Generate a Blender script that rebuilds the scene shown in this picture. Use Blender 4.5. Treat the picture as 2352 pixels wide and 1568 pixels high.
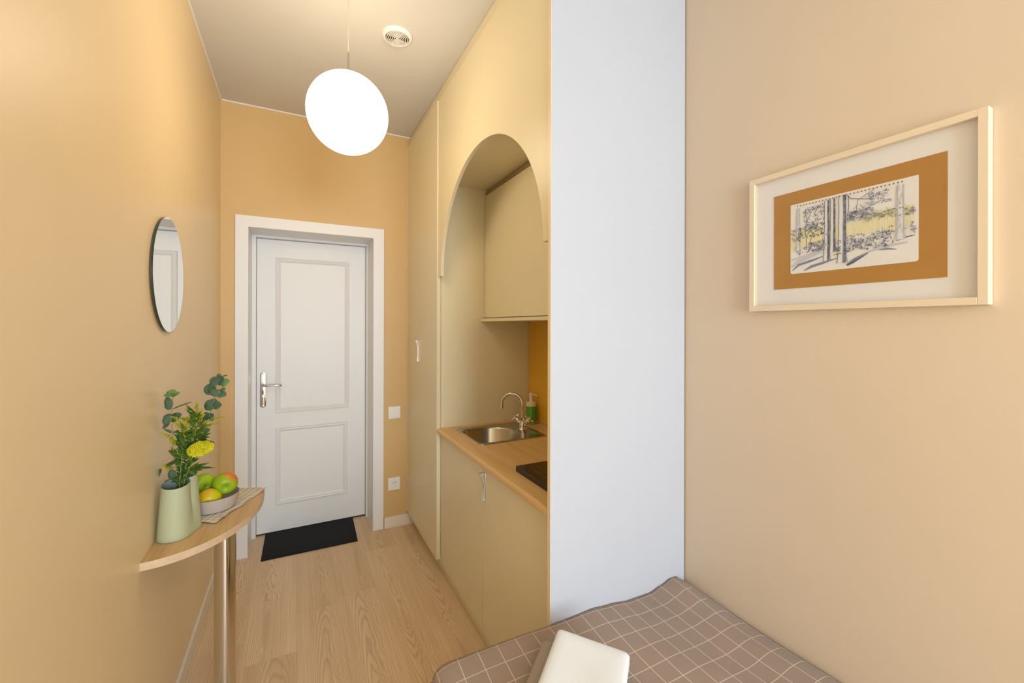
import bpy, bmesh, math, random
from mathutils import Vector, Matrix
random.seed(7)
C = bpy.context.scene.collection
for o in list(bpy.data.objects): bpy.data.objects.remove(o)
scene = bpy.context.scene

# ------------------------------------------------------------------ camera
F_PX, YAW, ROLL, CY, EYE = 967.44, math.radians(27.2077), math.radians(0.1285), 748.04, 1.45
cam_d = bpy.data.cameras.new('camera'); cam = bpy.data.objects.new('camera', cam_d); C.objects.link(cam)
cam_d.sensor_fit = 'HORIZONTAL'; cam_d.sensor_width = 36.0; cam_d.lens = F_PX / 2352 * 36
cam_d.shift_y = (CY - 784) / 2352; cam_d.clip_start = 0.02; cam_d.clip_end = 50
fw = Vector((math.sin(YAW), math.cos(YAW), 0)); rt = Vector((math.cos(YAW), -math.sin(YAW), 0)); up = Vector((0, 0, 1))
r2 = rt * math.cos(ROLL) + up * math.sin(ROLL); u2 = -rt * math.sin(ROLL) + up * math.cos(ROLL)
cam.matrix_world = Matrix(((r2.x, u2.x, -fw.x, 0), (r2.y, u2.y, -fw.y, 0), (r2.z, u2.z, -fw.z, EYE), (0, 0, 0, 1)))
scene.camera = cam
def at(px, py, d):      # a pixel of the 2352x1568 frame at distance d along the view axis -> world point
    return fw * d + r2 * (d * (px - 1176) / F_PX) - u2 * (d * (py - CY) / F_PX) + Vector((0, 0, EYE))

# ------------------------------------------------------------------ world, daylight, exposure
w = bpy.data.worlds.new('sky'); scene.world = w; w.use_nodes = True
w.node_tree.nodes['Background'].inputs[0].default_value = (0.75, 0.87, 1.0, 1)
w.node_tree.nodes['Background'].inputs[1].default_value = 2.0
REAR = -2.9
sun_d = bpy.data.lights.new('window_daylight', 'AREA'); sun_d.shape = 'RECTANGLE'; sun_d.size = 1.45; sun_d.size_y = 2.25
sun_d.energy = 152; sun_d.color = (0.76, 0.89, 1.0)
sun_l = bpy.data.objects.new('window_daylight', sun_d); C.objects.link(sun_l)
sun_l.location = (0.475, REAR - 0.16, 1.475); sun_l.rotation_euler = (math.radians(90), 0, 0)
LAMP_STRENGTH, LAMP_COL = 8.6, (1.0, 0.83, 0.60)
vs = scene.view_settings
vs.view_transform = 'Standard'; vs.look = 'None'; vs.gamma = 1; vs.use_curve_mapping = False; vs.exposure = 0.06

# ------------------------------------------------------------------ node helpers and materials
class NT:
    def __init__(s, m): s.t = m.node_tree; s.n = s.t.nodes; s.b = s.n['Principled BSDF']
    def link(s, a, b): s.t.links.new(a, b)
    def put(s, sock, v):
        if isinstance(v, (int, float, tuple, list)): sock.default_value = v
        else: s.link(v, sock)
    def m(s, op, a, b=0.0, c=None):
        nd = s.n.new('ShaderNodeMath'); nd.operation = op; s.put(nd.inputs[0], a); s.put(nd.inputs[1], b)
        if c is not None: s.put(nd.inputs[2], c)
        return nd.outputs[0]
    def mix(s, f, a, b):
        nd = s.n.new('ShaderNodeMix'); nd.data_type = 'RGBA'; s.put(nd.inputs[0], f)
        s.put(nd.inputs[6], a if not isinstance(a, tuple) else (*a[:3], 1)); s.put(nd.inputs[7], b if not isinstance(b, tuple) else (*b[:3], 1))
        return nd.outputs[2]
    def xyz(s, kind='Object'):
        tc = s.n.new('ShaderNodeTexCoord'); sp = s.n.new('ShaderNodeSeparateXYZ'); s.link(tc.outputs[kind], sp.inputs[0]); return sp.outputs
    def comb(s, x, y, z=0.0):
        nd = s.n.new('ShaderNodeCombineXYZ'); s.put(nd.inputs[0], x); s.put(nd.inputs[1], y); s.put(nd.inputs[2], z); return nd.outputs[0]
    def noise(s, v=None, scale=5, detail=3, rough=0.5):
        nd = s.n.new('ShaderNodeTexNoise'); nd.inputs['Scale'].default_value = scale; nd.inputs['Detail'].default_value = detail
        nd.inputs['Roughness'].default_value = rough
        if v is not None: s.link(v, nd.inputs['Vector'])
        return nd.outputs['Fac']
    def white(s, v):
        nd = s.n.new('ShaderNodeTexWhiteNoise'); nd.noise_dimensions = '2D'; s.link(v, nd.inputs['Vector']); return nd.outputs['Value']
    def ramp(s, f, lo, hi):
        nd = s.n.new('ShaderNodeMapRange'); s.put(nd.inputs[0], f); nd.inputs[1].default_value = lo; nd.inputs[2].default_value = hi; return nd.outputs[0]
    def bump(s, h, strength=0.1, dist=0.01):
        nd = s.n.new('ShaderNodeBump'); nd.inputs['Strength'].default_value = strength; nd.inputs['Distance'].default_value = dist
        s.link(h, nd.inputs['Height']); s.link(nd.outputs[0], s.b.inputs['Normal'])

def mat(name, col, rough=0.5, metal=0.0, spec=0.5, **kw):
    m = bpy.data.materials.new(name); m.use_nodes = True; t = NT(m)
    t.b.inputs['Base Color'].default_value = (*col, 1); t.b.inputs['Roughness'].default_value = rough
    t.b.inputs['Metallic'].default_value = metal; t.b.inputs['Specular IOR Level'].default_value = spec
    for k, v in kw.items(): t.b.inputs[k.replace('_', ' ')].default_value = v
    return m
def paint(name, col, rough=0.5, spec=0.4, var=0.04, bscale=220, bstr=0.06):
    m = mat(name, col, rough, 0, spec); t = NT(m)
    n = t.noise(None, 1.7, 3); x = t.xyz()
    v = t.comb(x[0], x[1], x[2]); n = t.noise(v, 1.7, 3)
    t.link(t.mix(n, tuple(c * (1 - var) for c in col), tuple(min(1, c * (1 + var)) for c in col)), t.b.inputs['Base Color'])
    t.bump(t.noise(v, bscale, 2), bstr, 0.002)
    return m
M = {}
M['wall'] = paint('wall_paint', (0.73, 0.598, 0.455), 0.40, 0.4)
M['wall_left'] = paint('wall_paint_lamp_warm', (0.865, 0.675, 0.405), 0.40, 0.4)  # right wall's paint again, with the lamp's warmth mixed into the colour
M['wall_front'] = paint('wall_paint_deep', (0.67, 0.445, 0.195), 0.42, 0.35)  # deeper, more saturated colour than the side walls
M['ceiling'] = paint('ceiling_paint', (0.70, 0.68, 0.645), 0.75, 0.2)
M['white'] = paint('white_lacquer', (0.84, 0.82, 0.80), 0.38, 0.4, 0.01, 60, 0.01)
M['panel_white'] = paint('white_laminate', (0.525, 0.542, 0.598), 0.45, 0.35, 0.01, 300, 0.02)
M['cream'] = paint('vanilla_laminate', (0.805, 0.715, 0.495), 0.36, 0.45, 0.015, 300, 0.015)
M['cream_edge'] = mat('vanilla_edging', (0.86, 0.72, 0.52), 0.4)
M['edge_light'] = mat('pale_edging', (0.92, 0.82, 0.66), 0.4)
M['ochre'] = paint('ochre_splashback', (0.80, 0.45, 0.035), 0.3, 0.5, 0.03)
M['chrome'] = mat('chrome', (0.66, 0.64, 0.61), 0.06, 1.0)
M['steel'] = mat('brushed_steel', (0.50, 0.47, 0.42), 0.2, 1.0)
M['satin_nickel'] = mat('satin_nickel', (0.78, 0.74, 0.68), 0.3, 0.6)
M['plastic'] = mat('white_plastic', (0.86, 0.84, 0.81), 0.35)
M['cream_plastic'] = mat('cream_plastic', (0.88, 0.74, 0.5), 0.4)
M['skirting'] = mat('skirting_cream', (0.83, 0.74, 0.62), 0.4)
M['dark'] = mat('dark_gap', (0.035, 0.025, 0.018), 0.6)
M['duct_shade'] = mat('duct_shade_brown', (0.20, 0.13, 0.06), 0.4, 0.5)  # dark brown used as painted shade inside the ceiling vent
M['rail'] = mat('rail_metal', (0.42, 0.30, 0.15), 0.4, 0.4)
M['hob'] = mat('black_glass', (0.012, 0.010, 0.010), 0.12)
M['hob_mark'] = mat('grey_print', (0.16, 0.14, 0.12), 0.5)
M['mirror'] = mat('mirror_silver', (0.90, 0.91, 0.90), 0.0, 1.0)
M['green_glass'] = mat('mirror_glass_edge', (0.012, 0.045, 0.034), 0.15)
M['brown_edge'] = mat('mirror_backing', (0.10, 0.06, 0.045), 0.5)
M['frame_wood'] = mat('pale_frame_wood', (0.82, 0.68, 0.50), 0.45)
M['mat_board'] = mat('mat_board', (0.85, 0.83, 0.83), 0.8, 0, 0.2)
M['paper'] = mat('sketch_paper', (0.84, 0.83, 0.82), 0.85, 0, 0.1)
M['ink'] = mat('ink_dark', (0.115, 0.125, 0.20), 0.9, 0, 0.1)
M['ink_mid'] = mat('ink_mid', (0.25, 0.27, 0.38), 0.9, 0, 0.1)
M['ink_pale'] = mat('ink_pale', (0.60, 0.61, 0.68), 0.9, 0, 0.1)
M['yellow_wash'] = mat('yellow_wash', (0.82, 0.77, 0.52), 0.9, 0, 0.1)
M['green_wash'] = mat('green_wash', (0.72, 0.71, 0.38), 0.9, 0, 0.1)
M['vase'] = mat('sage_ceramic', (0.45, 0.475, 0.29), 0.55)
M['vase_in'] = mat('sage_ceramic_inside', (0.16, 0.22, 0.20), 0.6)
M['bowl'] = mat('grey_stoneware', (0.50, 0.42, 0.36), 0.6)
M['stem'] = mat('stem_green', (0.17, 0.25, 0.05), 0.6)
M['stem_brown'] = mat('stem_brown', (0.36, 0.24, 0.09), 0.6)
M['soap'] = mat('green_soap', (0.085, 0.38, 0.012), 0.08, 0, 0.6, Subsurface_Weight=0.3)
M['rubber'] = mat('black_rubber', (0.007, 0.0065, 0.009), 0.7, 0, 0.2)
M['towel_white'] = mat('white_terry', (0.88, 0.90, 0.92), 0.95, 0, 0.1)
M['towel_grey'] = mat('grey_terry', (0.42, 0.345, 0.275), 0.95, 0, 0.1)
M['sheet'] = mat('mattress_fabric', (0.75, 0.72, 0.68), 0.9)
M['cord'] = mat('pale_cord', (0.72, 0.62, 0.48), 0.5)

for k, sc, st in (('towel_white', 700, 0.18), ('towel_grey', 700, 0.25)):
    t = NT(M[k]); x = t.xyz(); t.bump(t.noise(t.comb(x[0], x[1], x[2]), sc, 2), st, 0.003)
# black rubber ribs
t = NT(M['rubber']); x = t.xyz(); t.bump(t.m('SINE', t.m('MULTIPLY', x[1], 900)), 0.5, 0.002)

def foliage(name, a, b, rough=0.5):
    m = mat(name, a, rough, 0, 0.35); t = NT(m); x = t.xyz()
    t.link(t.mix(t.ramp(t.noise(t.comb(x[0], x[1], x[2]), 28, 2), 0.35, 0.65), a, b), t.b.inputs['Base Color'])
    t.b.inputs['Subsurface Weight'].default_value = 0.0
    return m
M['euca'] = foliage('eucalyptus_leaf', (0.05, 0.10, 0.055), (0.11, 0.18, 0.105))
M['euca_young'] = foliage('eucalyptus_young_leaf', (0.08, 0.17, 0.03), (0.17, 0.30, 0.09))
M['leaf'] = foliage('lance_leaf', (0.035, 0.085, 0.008), (0.085, 0.17, 0.018))
M['gold'] = foliage('goldenrod_floret', (0.56, 0.47, 0.008), (0.24, 0.30, 0.012), 0.7)
M['yarrow'] = foliage('yarrow_floret', (0.72, 0.66, 0.01), (0.50, 0.50, 0.012), 0.7)

def wood(name, base, dark, axis=1, along=1.6, across=38):
    m = mat(name, base, 0.42, 0, 0.4); t = NT(m); x = t.xyz(); o = [x[0], x[1], x[2]]
    v = [t.m('MULTIPLY', o[i], along if i == axis else across) for i in range(3)]
    n = t.noise(t.comb(*v), 1.0, 6, 0.62)
    v2 = [t.m('MULTIPLY', o[i], along * 0.5 if i == axis else across * 0.2) for i in range(3)]
    n2 = t.noise(t.comb(*v2), 1.0, 3)
    f = t.m('ADD', t.m('MULTIPLY', t.ramp(n, 0.35, 0.68), 0.7), t.m('MULTIPLY', t.ramp(n2, 0.35, 0.65), 0.3))
    t.link(t.mix(f, dark, base), t.b.inputs['Base Color'])
    t.bump(n, 0.08, 0.002)
    return m
M['oak_top'] = wood('oak_worktop', (0.82, 0.56, 0.26), (0.66, 0.41, 0.16), 1, 2.2, 30)
M['oak_table'] = wood('oak_tabletop', (0.74, 0.51, 0.26), (0.53, 0.32, 0.13), 1, 3.0, 60)
M['oak_edge'] = wood('oak_table_edge', (0.72, 0.54, 0.36), (0.62, 0.44, 0.27), 1, 10, 60)
M['kraft'] = wood('kraft_board', (0.50, 0.255, 0.065), (0.45, 0.22, 0.05), 1, 3, 5)

# laminate oak floor: planks along Y, cathedral grain from stretched ring fields
def floor_mat():
    m = mat('oak_floor', (0.5, 0.35, 0.2), 0.36, 0, 0.4); t = NT(m); x = t.xyz(); X, Y = x[0], x[1]
    pw, pl = 0.196, 1.28
    a = t.m('DIVIDE', t.m('ADD', X, 5 * pw - 0.204), pw); i = t.m('FLOOR', a); fx = t.m('SUBTRACT', a, i)
    off = t.m('MULTIPLY', t.white(t.comb(i, 3.7)), pl)
    b = t.m('DIVIDE', t.m('ADD', t.m('ADD', Y, 8.0), off), pl); j = t.m('FLOOR', b); fy = t.m('SUBTRACT', b, j)
    r1 = t.white(t.comb(i, j)); r2_ = t.white(t.comb(t.m('ADD', i, 41.3), j)); r3 = t.white(t.comb(i, t.m('ADD', j, 17.9)))
    lx = t.m('SUBTRACT', fx, t.m('ADD', 0.3, t.m('MULTIPLY', r1, 0.4)))
    ly = t.m('SUBTRACT', fy, r2_)
    warp = t.noise(t.comb(t.m('ADD', t.m('MULTIPLY', X, 14), t.m('MULTIPLY', r1, 50)), t.m('MULTIPLY', Y, 3.0), r2_), 1.0, 3)
    wv = t.m('SUBTRACT', warp, 0.5)
    # a curved growth surface cut by the plank face: contours are ellipses and cathedrals
    px_ = t.m('MULTIPLY', t.m('ADD', lx, t.m('MULTIPLY', wv, 0.22)), 1.0)
    q = t.m('ADD', t.m('MULTIPLY', t.m('MULTIPLY', px_, px_), 16.0), t.m('MULTIPLY', t.m('MULTIPLY', ly, ly), 2.6))
    q = t.m('ADD', q, t.m('MULTIPLY', wv, 1.1))
    rings = t.m('SINE', t.m('MULTIPLY', t.m('SQRT', t.m('MAXIMUM', q, 0.0005)), 44.0))
    rr = t.ramp(rings, -0.2, 1.0)
    rr = t.m('MULTIPLY', rr, t.m('SUBTRACT', 1.0, t.m('MULTIPLY', t.m('ABSOLUTE', lx), 1.1)))
    fine = t.noise(t.comb(t.m('MULTIPLY', X, 190), t.m('MULTIPLY', Y, 3.4), r1), 1.0, 4, 0.6)
    broad = t.noise(t.comb(t.m('MULTIPLY', X, 22), t.m('MULTIPLY', Y, 0.9), r3), 1.0, 2)
    light, darkc, ring = (0.88, 0.67, 0.44), (0.67, 0.455, 0.255), (0.46, 0.28, 0.14)
    tone = t.m('ADD', t.m('MULTIPLY', r3, 0.60), t.m('MULTIPLY', t.ramp(broad, 0.3, 0.7), 0.42))
    c = t.mix(t.ramp(tone, 0.0, 1.0), darkc, light)
    c = t.mix(t.m('MULTIPLY', rr, 0.46), c, ring)
    c = t.mix(t.m('MULTIPLY', t.ramp(fine, 0.42, 0.75), 0.34), c, ring)
    seam = t.m('LESS_THAN', t.m('MINIMUM', fx, t.m('SUBTRACT', 1.0, fx)), 0.006)
    seam2 = t.m('LESS_THAN', t.m('MINIMUM', fy, t.m('SUBTRACT', 1.0, fy)), 0.0008)
    s = t.m('MAXIMUM', seam, seam2)
    c = t.mix(t.m('MULTIPLY', s, 0.2), c, (0.25, 0.15, 0.08))
    t.link(c, t.b.inputs['Base Color'])
    t.bump(t.m('SUBTRACT', fine, s), 0.05, 0.002)
    return m
M['floor'] = floor_mat()

def grid_mat(name, base, line, pitch, wdt, base2=None, jitter=0.0):
    m = mat(name, base, 0.9, 0, 0.1); t = NT(m)
    uv = t.n.new('ShaderNodeUVMap'); sp = t.n.new('ShaderNodeSeparateXYZ'); t.link(uv.outputs[0], sp.inputs[0])
    fs = []
    for k in (0, 1):
        f = t.m('FRACT', t.m('DIVIDE', sp.outputs[k], pitch)); fs.append(t.m('LESS_THAN', f, wdt / pitch))
    g = t.m('MAXIMUM', *fs)
    v = t.comb(sp.outputs[0], sp.outputs[1])
    n = t.noise(v, 9, 3); weave = t.noise(v, 900, 2)
    b = t.mix(t.ramp(n, 0.3, 0.7), base, base2 or base)
    t.link(t.mix(t.m('MULTIPLY', g, 0.85), b, line), t.b.inputs['Base Color'])
    t.bump(weave, 0.35, 0.002)
    t.b.inputs['Sheen Weight'].default_value = 0.15
    return m
M['blanket'] = grid_mat('checked_blanket', (0.385, 0.275, 0.22), (0.74, 0.62, 0.52), 0.0612, 0.0023, (0.355, 0.275, 0.22))
M['fringe'] = mat('blanket_fringe', (0.22, 0.15, 0.10), 0.9)
M['napkin'] = grid_mat('checked_napkin', (0.80, 0.72, 0.60), (0.05, 0.045, 0.05), 0.0165, 0.0016)

def apple_mat(name, a, b, blush):
    m = mat(name, a, 0.38, 0, 0.45); t = NT(m); x = t.xyz('Generated')
    v = t.comb(x[0], x[1], x[2])
    n = t.noise(v, 2.4, 3); c = t.mix(t.ramp(n, 0.35, 0.65), a, b)
    d = t.n.new('ShaderNodeVectorMath'); d.operation = 'DISTANCE'; t.link(v, d.inputs[0]); d.inputs[1].default_value = blush[:3]
    f = t.ramp(t.m('ADD', d.outputs['Value'], t.m('MULTIPLY', t.m('SUBTRACT', n, 0.5), 0.3)), blush[3], blush[3] * 0.35)
    c = t.mix(t.m('MULTIPLY', f, blush[4]), c, blush[5]); t.link(c, t.b.inputs['Base Color'])
    return m
M['apple1'] = apple_mat('green_apple_skin', (0.30, 0.46, 0.008), (0.38, 0.50, 0.012), (0.2, 0.9, 0.2, 0.2, 0.0, (0.6, 0.4, 0.02)))
M['apple2'] = apple_mat('blushed_apple_skin', (0.24, 0.42, 0.008), (0.36, 0.47, 0.012), (0.88, 0.45, 0.98, 0.55, 0.95, (0.72, 0.14, 0.04)))
M['apple3'] = apple_mat('yellow_apple_skin', (0.58, 0.52, 0.008), (0.48, 0.52, 0.010), (0.30, 0.25, 0.9, 0.55, 0.7, (0.66, 0.34, 0.015)))

def glass_mat(name, tint=(1, 1, 1)):
    m = bpy.data.materials.new(name); m.use_nodes = True; n = m.node_tree.nodes; l = m.node_tree.links
    n.remove(n['Principled BSDF'])
    fr = n.new('ShaderNodeFresnel'); fr.inputs[0].default_value = 1.45; tr = n.new('ShaderNodeBsdfTransparent'); tr.inputs[0].default_value = (*tint, 1)
    gl = n.new('ShaderNodeBsdfGlossy'); gl.inputs['Roughness'].default_value = 0.01; mx = n.new('ShaderNodeMixShader')
    ge = n.new('ShaderNodeNewGeometry'); mm = n.new('ShaderNodeMath'); mm.operation = 'SUBTRACT'; mm.use_clamp = True
    l.new(fr.outputs[0], mm.inputs[0]); l.new(ge.outputs['Backfacing'], mm.inputs[1]); l.new(mm.outputs[0], mx.inputs[0]); l.new(tr.outputs[0], mx.inputs[1]); l.new(gl.outputs[0], mx.inputs[2]); l.new(mx.outputs[0], n['Material Output'].inputs[0])
    return m
M['glass'] = glass_mat('clear_glass')
def emit(name, col, s):
    m = mat(name, (0.9, 0.88, 0.84), 0.25); t = NT(m)
    t.b.inputs['Emission Color'].default_value = (*col, 1); t.b.inputs['Emission Strength'].default_value = s
    return m
M['globe'] = emit('opal_glass_lit', LAMP_COL, LAMP_STRENGTH)

# ------------------------------------------------------------------ mesh helpers (world coordinates)
def box(bm, lo, hi, bev=0.0, seg=2, mi=0):
    r = bmesh.ops.create_cube(bm, size=1); vs_ = r['verts']
    for v in vs_: v.co = Vector([lo[i] + (v.co[i] + 0.5) * (hi[i] - lo[i]) for i in range(3)])
    fs = list({f for v in vs_ for f in v.link_faces})
    for f in fs: f.material_index = mi
    if bev > 0:
        es = list({e for v in vs_ for e in v.link_edges})
        r = bmesh.ops.bevel(bm, geom=es, offset=bev, segments=seg, profile=0.5, affect='EDGES')
        for f in r['faces']: f.material_index = mi
def prism(bm, poly, lo, hi, axis, bev=0.0, mi=0):   # poly: 2D points in the two other axes, extruded lo..hi along axis
    def P(p, d):
        q = [p[0], p[1]]; q.insert(axis, d); return Vector(q)
    a = [bm.verts.new(P(p, lo)) for p in poly]; b = [bm.verts.new(P(p, hi)) for p in poly]; n = len(poly)
    fs = [bm.faces.new(a), bm.faces.new(list(reversed(b)))]
    for i in range(n): fs.append(bm.faces.new((a[i], b[i], b[(i + 1) % n], a[(i + 1) % n])))
    for f in fs: f.material_index = mi
    bmesh.ops.recalc_face_normals(bm, faces=fs)
    if bev:
        es = [e for f in fs[:2] for e in f.edges]
        bmesh.ops.bevel(bm, geom=list(set(es)), offset=bev, segments=2, profile=0.5, affect='EDGES')
    return fs
def tube(bm, pts, rad, n=12, cap=True, mi=0):
    pts = [Vector(p) for p in pts]; rads = rad if isinstance(rad, (list, tuple)) else [rad] * len(pts)
    rings = []; prev = None
    for i, p in enumerate(pts):
        d = (pts[min(i + 1, len(pts) - 1)] - pts[max(i - 1, 0)]).normalized()
        if prev is None:
            s = d.cross(Vector((0, 0, 1)) if abs(d.z) < 0.9 else Vector((1, 0, 0))).normalized()
        else: s = (prev - d * prev.dot(d)).normalized()
        prev = s; q = d.cross(s)
        rings.append([bm.verts.new(p + (s * math.cos(a) + q * math.sin(a)) * rads[i]) for a in [2 * math.pi * k / n for k in range(n)]])
    for A, B in zip(rings, rings[1:]):
        for k in range(n): bm.faces.new((A[k], A[(k + 1) % n], B[(k + 1) % n], B[k])).material_index = mi
    if cap: bm.faces.new(list(reversed(rings[0]))).material_index = mi; bm.faces.new(rings[-1]).material_index = mi
def lathe(bm, prof, c, n=48, axis=Vector((0, 0, 1)), mi=0):   # prof: (radius, height along axis)
    axis = Vector(axis).normalized(); s = axis.cross(Vector((0, 0, 1)) if abs(axis.z) < 0.9 else Vector((1, 0, 0))).normalized(); q = axis.cross(s)
    c = Vector(c); rings = []
    for r, h in prof:
        if r < 1e-6: rings.append([bm.verts.new(c + axis * h)])
        else: rings.append([bm.verts.new(c + axis * h + (s * math.cos(a) + q * math.sin(a)) * r) for a in [2 * math.pi * k / n for k in range(n)]])
    for A, B in zip(rings, rings[1:]):
        for k in range(n):
            k2 = (k + 1) % n
            if len(A) == 1 and len(B) == 1: continue
            if len(A) == 1: f = bm.faces.new((A[0], B[k2], B[k]))
            elif len(B) == 1: f = bm.faces.new((A[k], A[k2], B[0]))
            else: f = bm.faces.new((A[k], A[k2], B[k2], B[k]))
            f.material_index = mi
def ball(bm, c, r, sub=1, mi=0):
    v = bmesh.ops.create_icosphere(bm, subdivisions=sub, radius=r)['verts']
    for p in v: p.co += Vector(c)
    if mi:
        for f in {f for p in v for f in p.link_faces}: f.material_index = mi
def arc(c, r, a0, a1, n):
    return [(c[0] + r * math.cos(math.radians(a0 + (a1 - a0) * k / n)), c[1] + r * math.sin(math.radians(a0 + (a1 - a0) * k / n))) for k in range(n + 1)]
def rrect(x0, y0, x1, y1, rs, n=8):
    r = rs if isinstance(rs, (list, tuple)) else [rs] * 4   # corners: x1y1, x0y1, x0y0, x1y0
    return (arc((x1 - r[0], y1 - r[0]), r[0], 0, 90, n) + arc((x0 + r[1], y1 - r[1]), r[1], 90, 180, n)
            + arc((x0 + r[2], y0 + r[2]), r[2], 180, 270, n) + arc((x1 - r[3], y0 + r[3]), r[3], 270, 360, n))

def obj(name, bm, mats, parent=None, smooth=False, label=None, kind=None):
    base = Vector((0, 0, 0)); p = parent
    while p is not None: base += p.location; p = p.parent
    me = bpy.data.meshes.new(name)
    for v in bm.verts: v.co -= base
    bmesh.ops.recalc_face_normals(bm, faces=bm.faces[:]) if not smooth == 'raw' else None
    bm.to_mesh(me); bm.free()
    for m in (mats if isinstance(mats, (list, tuple)) else [mats]): me.materials.append(M[m] if isinstance(m, str) else m)
    if smooth:
        for f in me.polygons: f.use_smooth = True
        if smooth is True:
            me.set_sharp_from_angle(angle=math.radians(40))
    o = bpy.data.objects.new(name, me); C.objects.link(o)
    if parent: o.parent = parent
    if label: o['label'] = label
    if kind: o['kind'] = kind
    return o
def thing(name, label, cat, loc, group=None):
    o = bpy.data.objects.new(name, None); C.objects.link(o); o.location = loc; o.empty_display_size = 0.05
    o['label'] = label; o['category'] = cat
    if group: o['group'] = group
    return o
def tag(o, label, cat, group=None):
    o['label'] = label; o['category'] = cat
    if group: o['group'] = group
    return o
def struct(name, bm, mats, parent=None, **k): return obj(name, bm, mats, parent, kind='structure', **k)
def B(*boxes, bev=0.0):
    bm = bmesh.new()
    for lo, hi in boxes: box(bm, lo, hi, bev)
    return bm

# ------------------------------------------------------------------ the room
XL, XR, YF, ZC = -0.408, 1.338, 3.10, 2.83
T = 0.12
# kitchen alcove and door recess share the same floor
struct('floor', B(((XL - T, REAR - T, -0.1), (XR + T, 3.6, 0))), 'floor')
struct('ceiling', B(((XL - T, REAR - T, ZC), (XR + T, YF + 0.3, ZC + 0.1))), 'ceiling')
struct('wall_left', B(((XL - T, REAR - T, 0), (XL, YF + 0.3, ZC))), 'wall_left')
struct('wall_right', B(((XR, REAR - T, 0), (XR + T, YF + 0.3, ZC))), 'wall')
DX0, DX1, DZ = -0.262, 0.488, 2.064          # clear opening between the casings
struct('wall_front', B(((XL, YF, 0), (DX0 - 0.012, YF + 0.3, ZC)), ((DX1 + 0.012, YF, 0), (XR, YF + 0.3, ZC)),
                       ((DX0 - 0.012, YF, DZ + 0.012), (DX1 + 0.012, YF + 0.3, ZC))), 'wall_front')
WX0, WX1, WZ0, WZ1 = -0.25, 1.20, 0.35, 2.60
struct('wall_rear', B(((XL, REAR - T, 0), (WX0, REAR, ZC)), ((WX1, REAR - T, 0), (XR, REAR, ZC)),
                      ((WX0, REAR - T, 0), (WX1, REAR, WZ0)), ((WX0, REAR - T, WZ1), (WX1, REAR, ZC))), 'wall')
win = bpy.data.objects.new('window_1', None); C.objects.link(win); win.location = ((WX0 + WX1) / 2, REAR, WZ0); win['kind'] = 'structure'
f = 0.05; xm = (WX0 + WX1) / 2
obj('window_frame', B(((WX0, REAR - 0.09, WZ0), (WX0 + f, REAR - 0.03, WZ1)), ((WX1 - f, REAR - 0.09, WZ0), (WX1, REAR - 0.03, WZ1)),
    ((WX0 + f, REAR - 0.09, WZ0), (WX1 - f, REAR - 0.03, WZ0 + f)), ((WX0 + f, REAR - 0.09, WZ1 - f), (WX1 - f, REAR - 0.03, WZ1)),
    ((xm - 0.03, REAR - 0.088, WZ0 + f), (xm + 0.03, REAR - 0.032, WZ1 - f))), 'white', win)
obj('window_pane', B(((WX0 + f, REAR - 0.065, WZ0 + f), (WX1 - f, REAR - 0.06, WZ1 - f))), 'glass', win)
# skirting and the thin white lines along the ceiling
BBH = 0.078
struct('baseboard_left', B(((XL, REAR, 0), (XL + 0.012, YF - 0.016, BBH)), bev=0.002), 'skirting')
struct('baseboard_front', B(((0.566, YF - 0.018, 0), (0.80, YF, BBH)), ((XL, YF - 0.016, 0), (-0.335, YF, BBH)), bev=0.002), 'skirting')
bm = bmesh.new()
prism(bm, [(XL, ZC), (XL + 0.005, ZC), (XL, ZC - 0.005)], REAR, YF, 1); struct('trim_1', bm, 'white')
bm = bmesh.new()
prism(bm, [(YF, ZC), (YF - 0.006, ZC), (YF, ZC - 0.006)], XL + 0.006, 0.752, 0); struct('trim_2', bm, 'white')

# ------------------------------------------------------------------ entrance door
door = bpy.data.objects.new('door_1', None); C.objects.link(door); door.location = (0.11, 3.37, 0); door['kind'] = 'structure'
door['label'] = 'white two-panel entrance door deep in its casing'
CF = 3.086
OX0, OX1, OZ = -0.332, 0.561, 2.135
bm = bmesh.new()
prism(bm, [(OX0, 0), (DX0, 0), (DX0, DZ), (DX1, DZ), (DX1, 0), (OX1, 0), (OX1, OZ), (OX0, OZ)], CF, YF + 0.002, 1, bev=0.0025)
obj('casing', bm, 'white', door)
obj('jamb', B(((DX0 - 0.012, YF, 0), (DX0, 3.335, DZ + 0.012)), ((DX1, YF, 0), (DX1 + 0.012, 3.335, DZ + 0.012)), ((DX0, YF, DZ), (DX1, 3.335, DZ + 0.012))), 'white', door)
LX0, LX1, LZ0, LZ1 = -0.236, 0.474, 0.012, 2.046
obj('door_frame', B(((DX0 - 0.012, 3.335, 0), (LX0 - 0.002, 3.42, DZ + 0.012)), ((LX1 + 0.002, 3.335, 0), (DX1 + 0.012, 3.42, DZ + 0.012)),
    ((LX0 - 0.002, 3.335, LZ1 + 0.003), (LX1 + 0.002, 3.42, DZ + 0.012)), bev=0.003), 'white', door)
leaf = obj('door_leaf', B(((LX0, 3.368, LZ0), (LX1, 3.408, LZ1)), bev=0.002), 'white', door)
obj('door_gap_shade', B(((LX0 - 0.002, 3.375, 0), (LX1 + 0.002, 3.42, 0.008))), 'dark', door)  # dark strip painted as the shade in the gap under the leaf
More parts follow.
